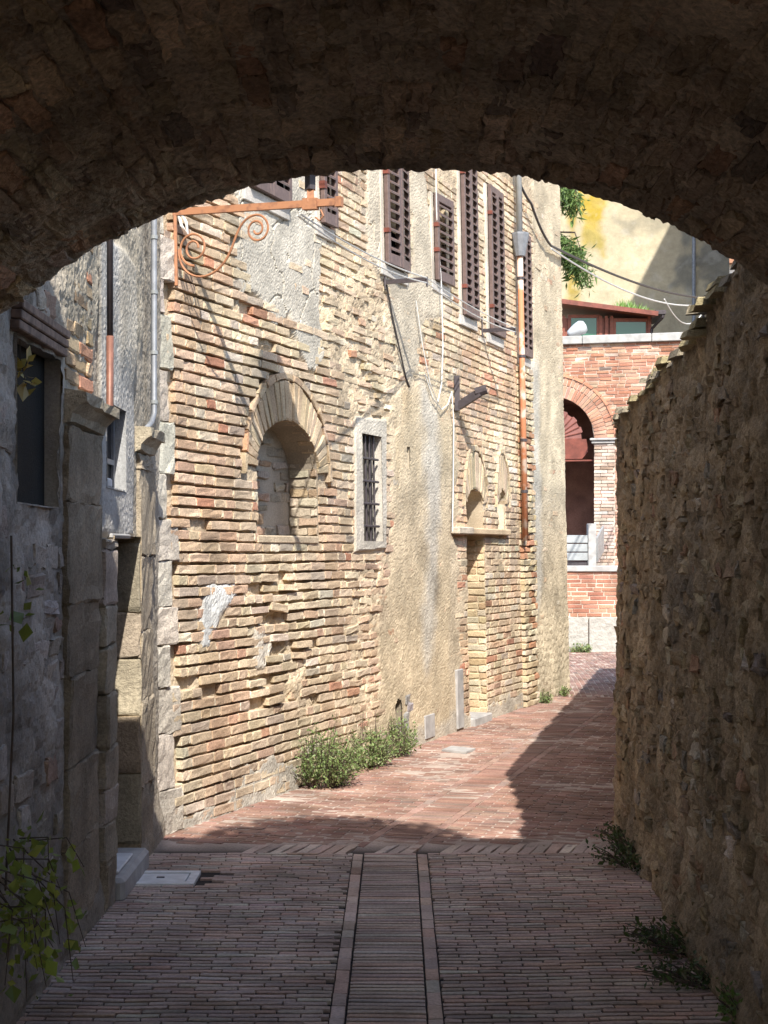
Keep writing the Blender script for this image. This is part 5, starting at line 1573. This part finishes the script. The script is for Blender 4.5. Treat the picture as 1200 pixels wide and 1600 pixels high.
plant('wall_weed', 'dark weed in the near right corner by the wall foot', 'weed', (1.24, 6.10, .0), .17, .24, .13, 44, 12, .026, DGREENS, lean=(-.08, 0), group='weeds along the garden wall')
plant('wall_weed', 'nearest low dark weed sprawling from the garden wall', 'weed', (1.22, 5.62, .0), .18, .16, .09, 40, 12, .024, DGREENS, lean=(-.09, 0), group='weeds along the garden wall')
plant('wall_weed', 'bright green leaves at the bottom right corner of the wall', 'weed', (1.27, 5.16, .0), .10, .14, .16, 30, 14, .026, [(1, (.12, .2, .04)), (1, (.09, .15, .04))], lean=(-.03, 0), group='weeds along the garden wall')
# ivy hanging at the bottom left
iv = thing('ivy_plant', (-1.18, 4.95, .1), 'leafy yellow-green climber hanging in the lower left corner', 'plant')
P = []; m = MB()
for k in range(19):
    a = Vector((-1.30 + RNG.uniform(0, .03), 4.95 + RNG.uniform(-.25, .35), RNG.uniform(.45, .68)))
    e = a + Vector((RNG.uniform(.03, .20), RNG.uniform(-.1, .2), -RNG.uniform(.05, .42)))
    mid_ = a.lerp(e, .5) + Vector((.05, 0, .06))
    m.tube([a, mid_, e], [.003, .0025, .0015], 4, cap=False)
    for j in range(13):
        t = RNG.uniform(.2, 1); q = a * (1 - t) ** 2 + mid_ * 2 * t * (1 - t) + e * t * t
        P.append(np.array(q) + RNG.normal(0, .022, 3))
m.done('stems', 'bark', iv)
P = np.array(P)
V, Fq, cc = leaf_mesh(P, .042, pick(len(P), [(3, (.24, .29, .05)), (2, (.16, .21, .04)), (1, (.32, .34, .07))]), up=-.3, asp=.75)
add('foliage', fast_mesh('foliage', V - np.array(wl(iv)), Fq, cc), 'leaf', iv, wl(iv))
P = []
for (x, y, o) in ((3, 890, .06), (2, 975, .05), (4, 1300, .08), (8, 1320, .1)):
    q = np.array(left_pt(x, y, o)) 
    for j in range(7): P.append(q + RNG.normal(0, .03, 3))
P = np.array(P)
tw_ = thing('climber_twig', (LX, 5.0, 1.4), 'few green leaves of a climber at the left picture edge', 'plant')
m = MB(); m.tube([(LX + .02, 5.0, .5), (LX + .05, 4.99, 1.1), (LX + .04, 5.0, 1.7)], .004, 5); m.done('stem', 'bark', tw_)
V, Fq, cc = leaf_mesh(P, .045, pick(len(P), [(1, (.16, .20, .035))]), up=-.2, asp=.75)
add('foliage', fast_mesh('foliage', V - np.array(wl(tw_)), Fq, cc), 'leaf', tw_, wl(tw_))
yl = thing('dry_twig', left_pt(40, 560, -.02), 'dry yellow leaves hanging in the blocked window on the left', 'plant')
q0 = np.array(wl(yl))
m = MB(); m.tube([q0 + np.array([.0, .0, .14]), q0, q0 + np.array([.02, .02, -.10])], .002, 4); m.done('stem', 'bark', yl)
P = np.concatenate([q0 + RNG.normal(0, .022, (12, 3)), q0 + np.array([.02, .0, -.09]) + RNG.normal(0, .022, (12, 3))])
V, Fq, cc = leaf_mesh(P, .05, pick(len(P), [(1, (.42, .29, .06)), (1, (.36, .30, .08))]), up=-.6, asp=.6)
add('foliage', fast_mesh('foliage', V - q0, Fq, cc), 'leaf', yl, q0)
# grass on the veranda roof
gr_ = thing('roof_grass', (vx(985), VD - .2, vz_(484)), 'tuft of bright green grass growing on the veranda roof', 'grass')
N_ = 260
gx = RNG.uniform(vx(962), vx(1012), N_); base_ = np.stack([gx, VD - .42 + RNG.uniform(0, .8, N_), A0[1] + (gx - A0[0]) / (A1[0] - A0[0]) * (A1[1] - A0[1]) + .0 * gx], 1)
tip = base_ + np.stack([RNG.normal(0, .06, N_), RNG.normal(0, .05, N_), RNG.uniform(.06, .24, N_) * np.exp(-((gx - vx(978)) / .35) ** 2) + .06], 1)
sd_ = np.array([.012, 0, 0])
V = np.stack([base_ - sd_, base_ + sd_, tip], 1).reshape(-1, 3); i = np.arange(N_) * 3
add('blades', fast_mesh('blades', V - np.array(wl(gr_)), np.stack([i, i + 1, i + 2], 1), np.repeat(pick(N_, [(2, (.12, .24, .04)), (1, (.2, .3, .07))]), 3, 0)), 'leaf', gr_, wl(gr_))
# conifer behind the far end of the house
cf = thing('conifer_tree', (2.05, 20.6, 0), 'conifer whose drooping branches show past the far end of the house', 'tree')
MB().tube([(2.05, 20.6, 0), (2.07, 20.6, 4), (2.08, 20.6, 9.5)], [.14, .10, .03], 8).done('trunk', 'bark', cf)
P = []; m = MB()
z = 5.95
while z < 9.2:
    for k in range(9):
        a = RNG.uniform(0, 2 * PI) if k > 3 else RNG.uniform(-.9, .5); L_ = RNG.uniform(.55, .95) * (1 - (z - 3) / 12)
        p0 = Vector((2.07, 20.6, z + RNG.uniform(-.15, .15))); p1 = p0 + Vector((L_ * math.cos(a), L_ * math.sin(a), -.15 * L_)); p2 = p0 + Vector((1.15 * L_ * math.cos(a), 1.15 * L_ * math.sin(a), -.55 * L_))
        m.tube([p0, p1, p2], [.018, .012, .005], 5, cap=False)
        for j in range(420):
            t = RNG.uniform(.1, 1.0); q = p0 * (1 - t) ** 2 + p1 * 2 * t * (1 - t) + p2 * t * t
            P.append(np.array(q) + np.array([RNG.normal(0, .05), RNG.normal(0, .05), -abs(RNG.normal(0, .14)) * t]))
    z += RNG.uniform(.75, 1.15)
m.done('branches', 'bark', cf, kind='stuff')
P = np.array(P)
V, Fq, cc = leaf_mesh(P, .10, pick(len(P), [(2, (.10, .17, .04)), (2, (.14, .22, .06)), (1, (.07, .12, .035))]), up=-.8, asp=.22)
add('crown', fast_mesh('crown', V - np.array(wl(cf)), Fq, cc), 'leaf', cf, wl(cf))
# shrub growing on top of the passage (its shadow falls on the street)
sh = thing('shrub', (.48, 4.25, 4.0), 'rounded shrub on top of the archway casting the dappled shadow ahead', 'shrub')
N_ = 4200
q = RNG.normal(0, 1, (N_, 3)); q /= np.linalg.norm(q, axis=1, keepdims=True); q *= (RNG.random(N_) ** .45)[:, None]
q[:, 2] = np.abs(q[:, 2])
P = q * np.array([.82, .30, .90]) + np.array([.48, 4.25, 4.0])
V, Fq, cc = leaf_mesh(P, .07, pick(N_, DGREENS), asp=.6)
add('foliage', fast_mesh('foliage', V - np.array(wl(sh)), Fq, cc), 'leaf', sh, wl(sh))
m = MB()
for k in range(10):
    a = RNG.uniform(0, 2 * PI); m.tube([(.48, 4.25, 4.0), (.48 + .3 * math.cos(a), 4.25 + .12 * math.sin(a), 4.4), (.48 + .6 * math.cos(a), 4.25 + .22 * math.sin(a), 4.65)], [.02, .012, .006], 5)
m.done('stems', 'bark', sh)
# litter on the paving: fallen leaves and crumbs
cr = []
for k in range(150):
    x, y = RNG.uniform(-1.2, 1.25), RNG.uniform(5.0, 15)
    x = x + max(0, (y - 8.3)) * .3
    if not on_street(np.array(x), np.array(y), -.05): continue
    cr.append((x, y, .004))
V, Fq, cc = leaf_mesh(np.array(cr), .022, pick(len(cr), [(2, (.10, .07, .05)), (1, (.3, .24, .17)), (1, (.5, .46, .42))]), up=.0, asp=.6)
V[:, 2] = .006 + np.abs(V[:, 2] - .004) * .25
fl = add('leaf_litter', fast_mesh('leaf_litter', V, Fq, cc), 'leaf', None)
tag(fl, 'scattered dry leaf crumbs lying on the brick paving', 'leaf litter', kind='stuff')
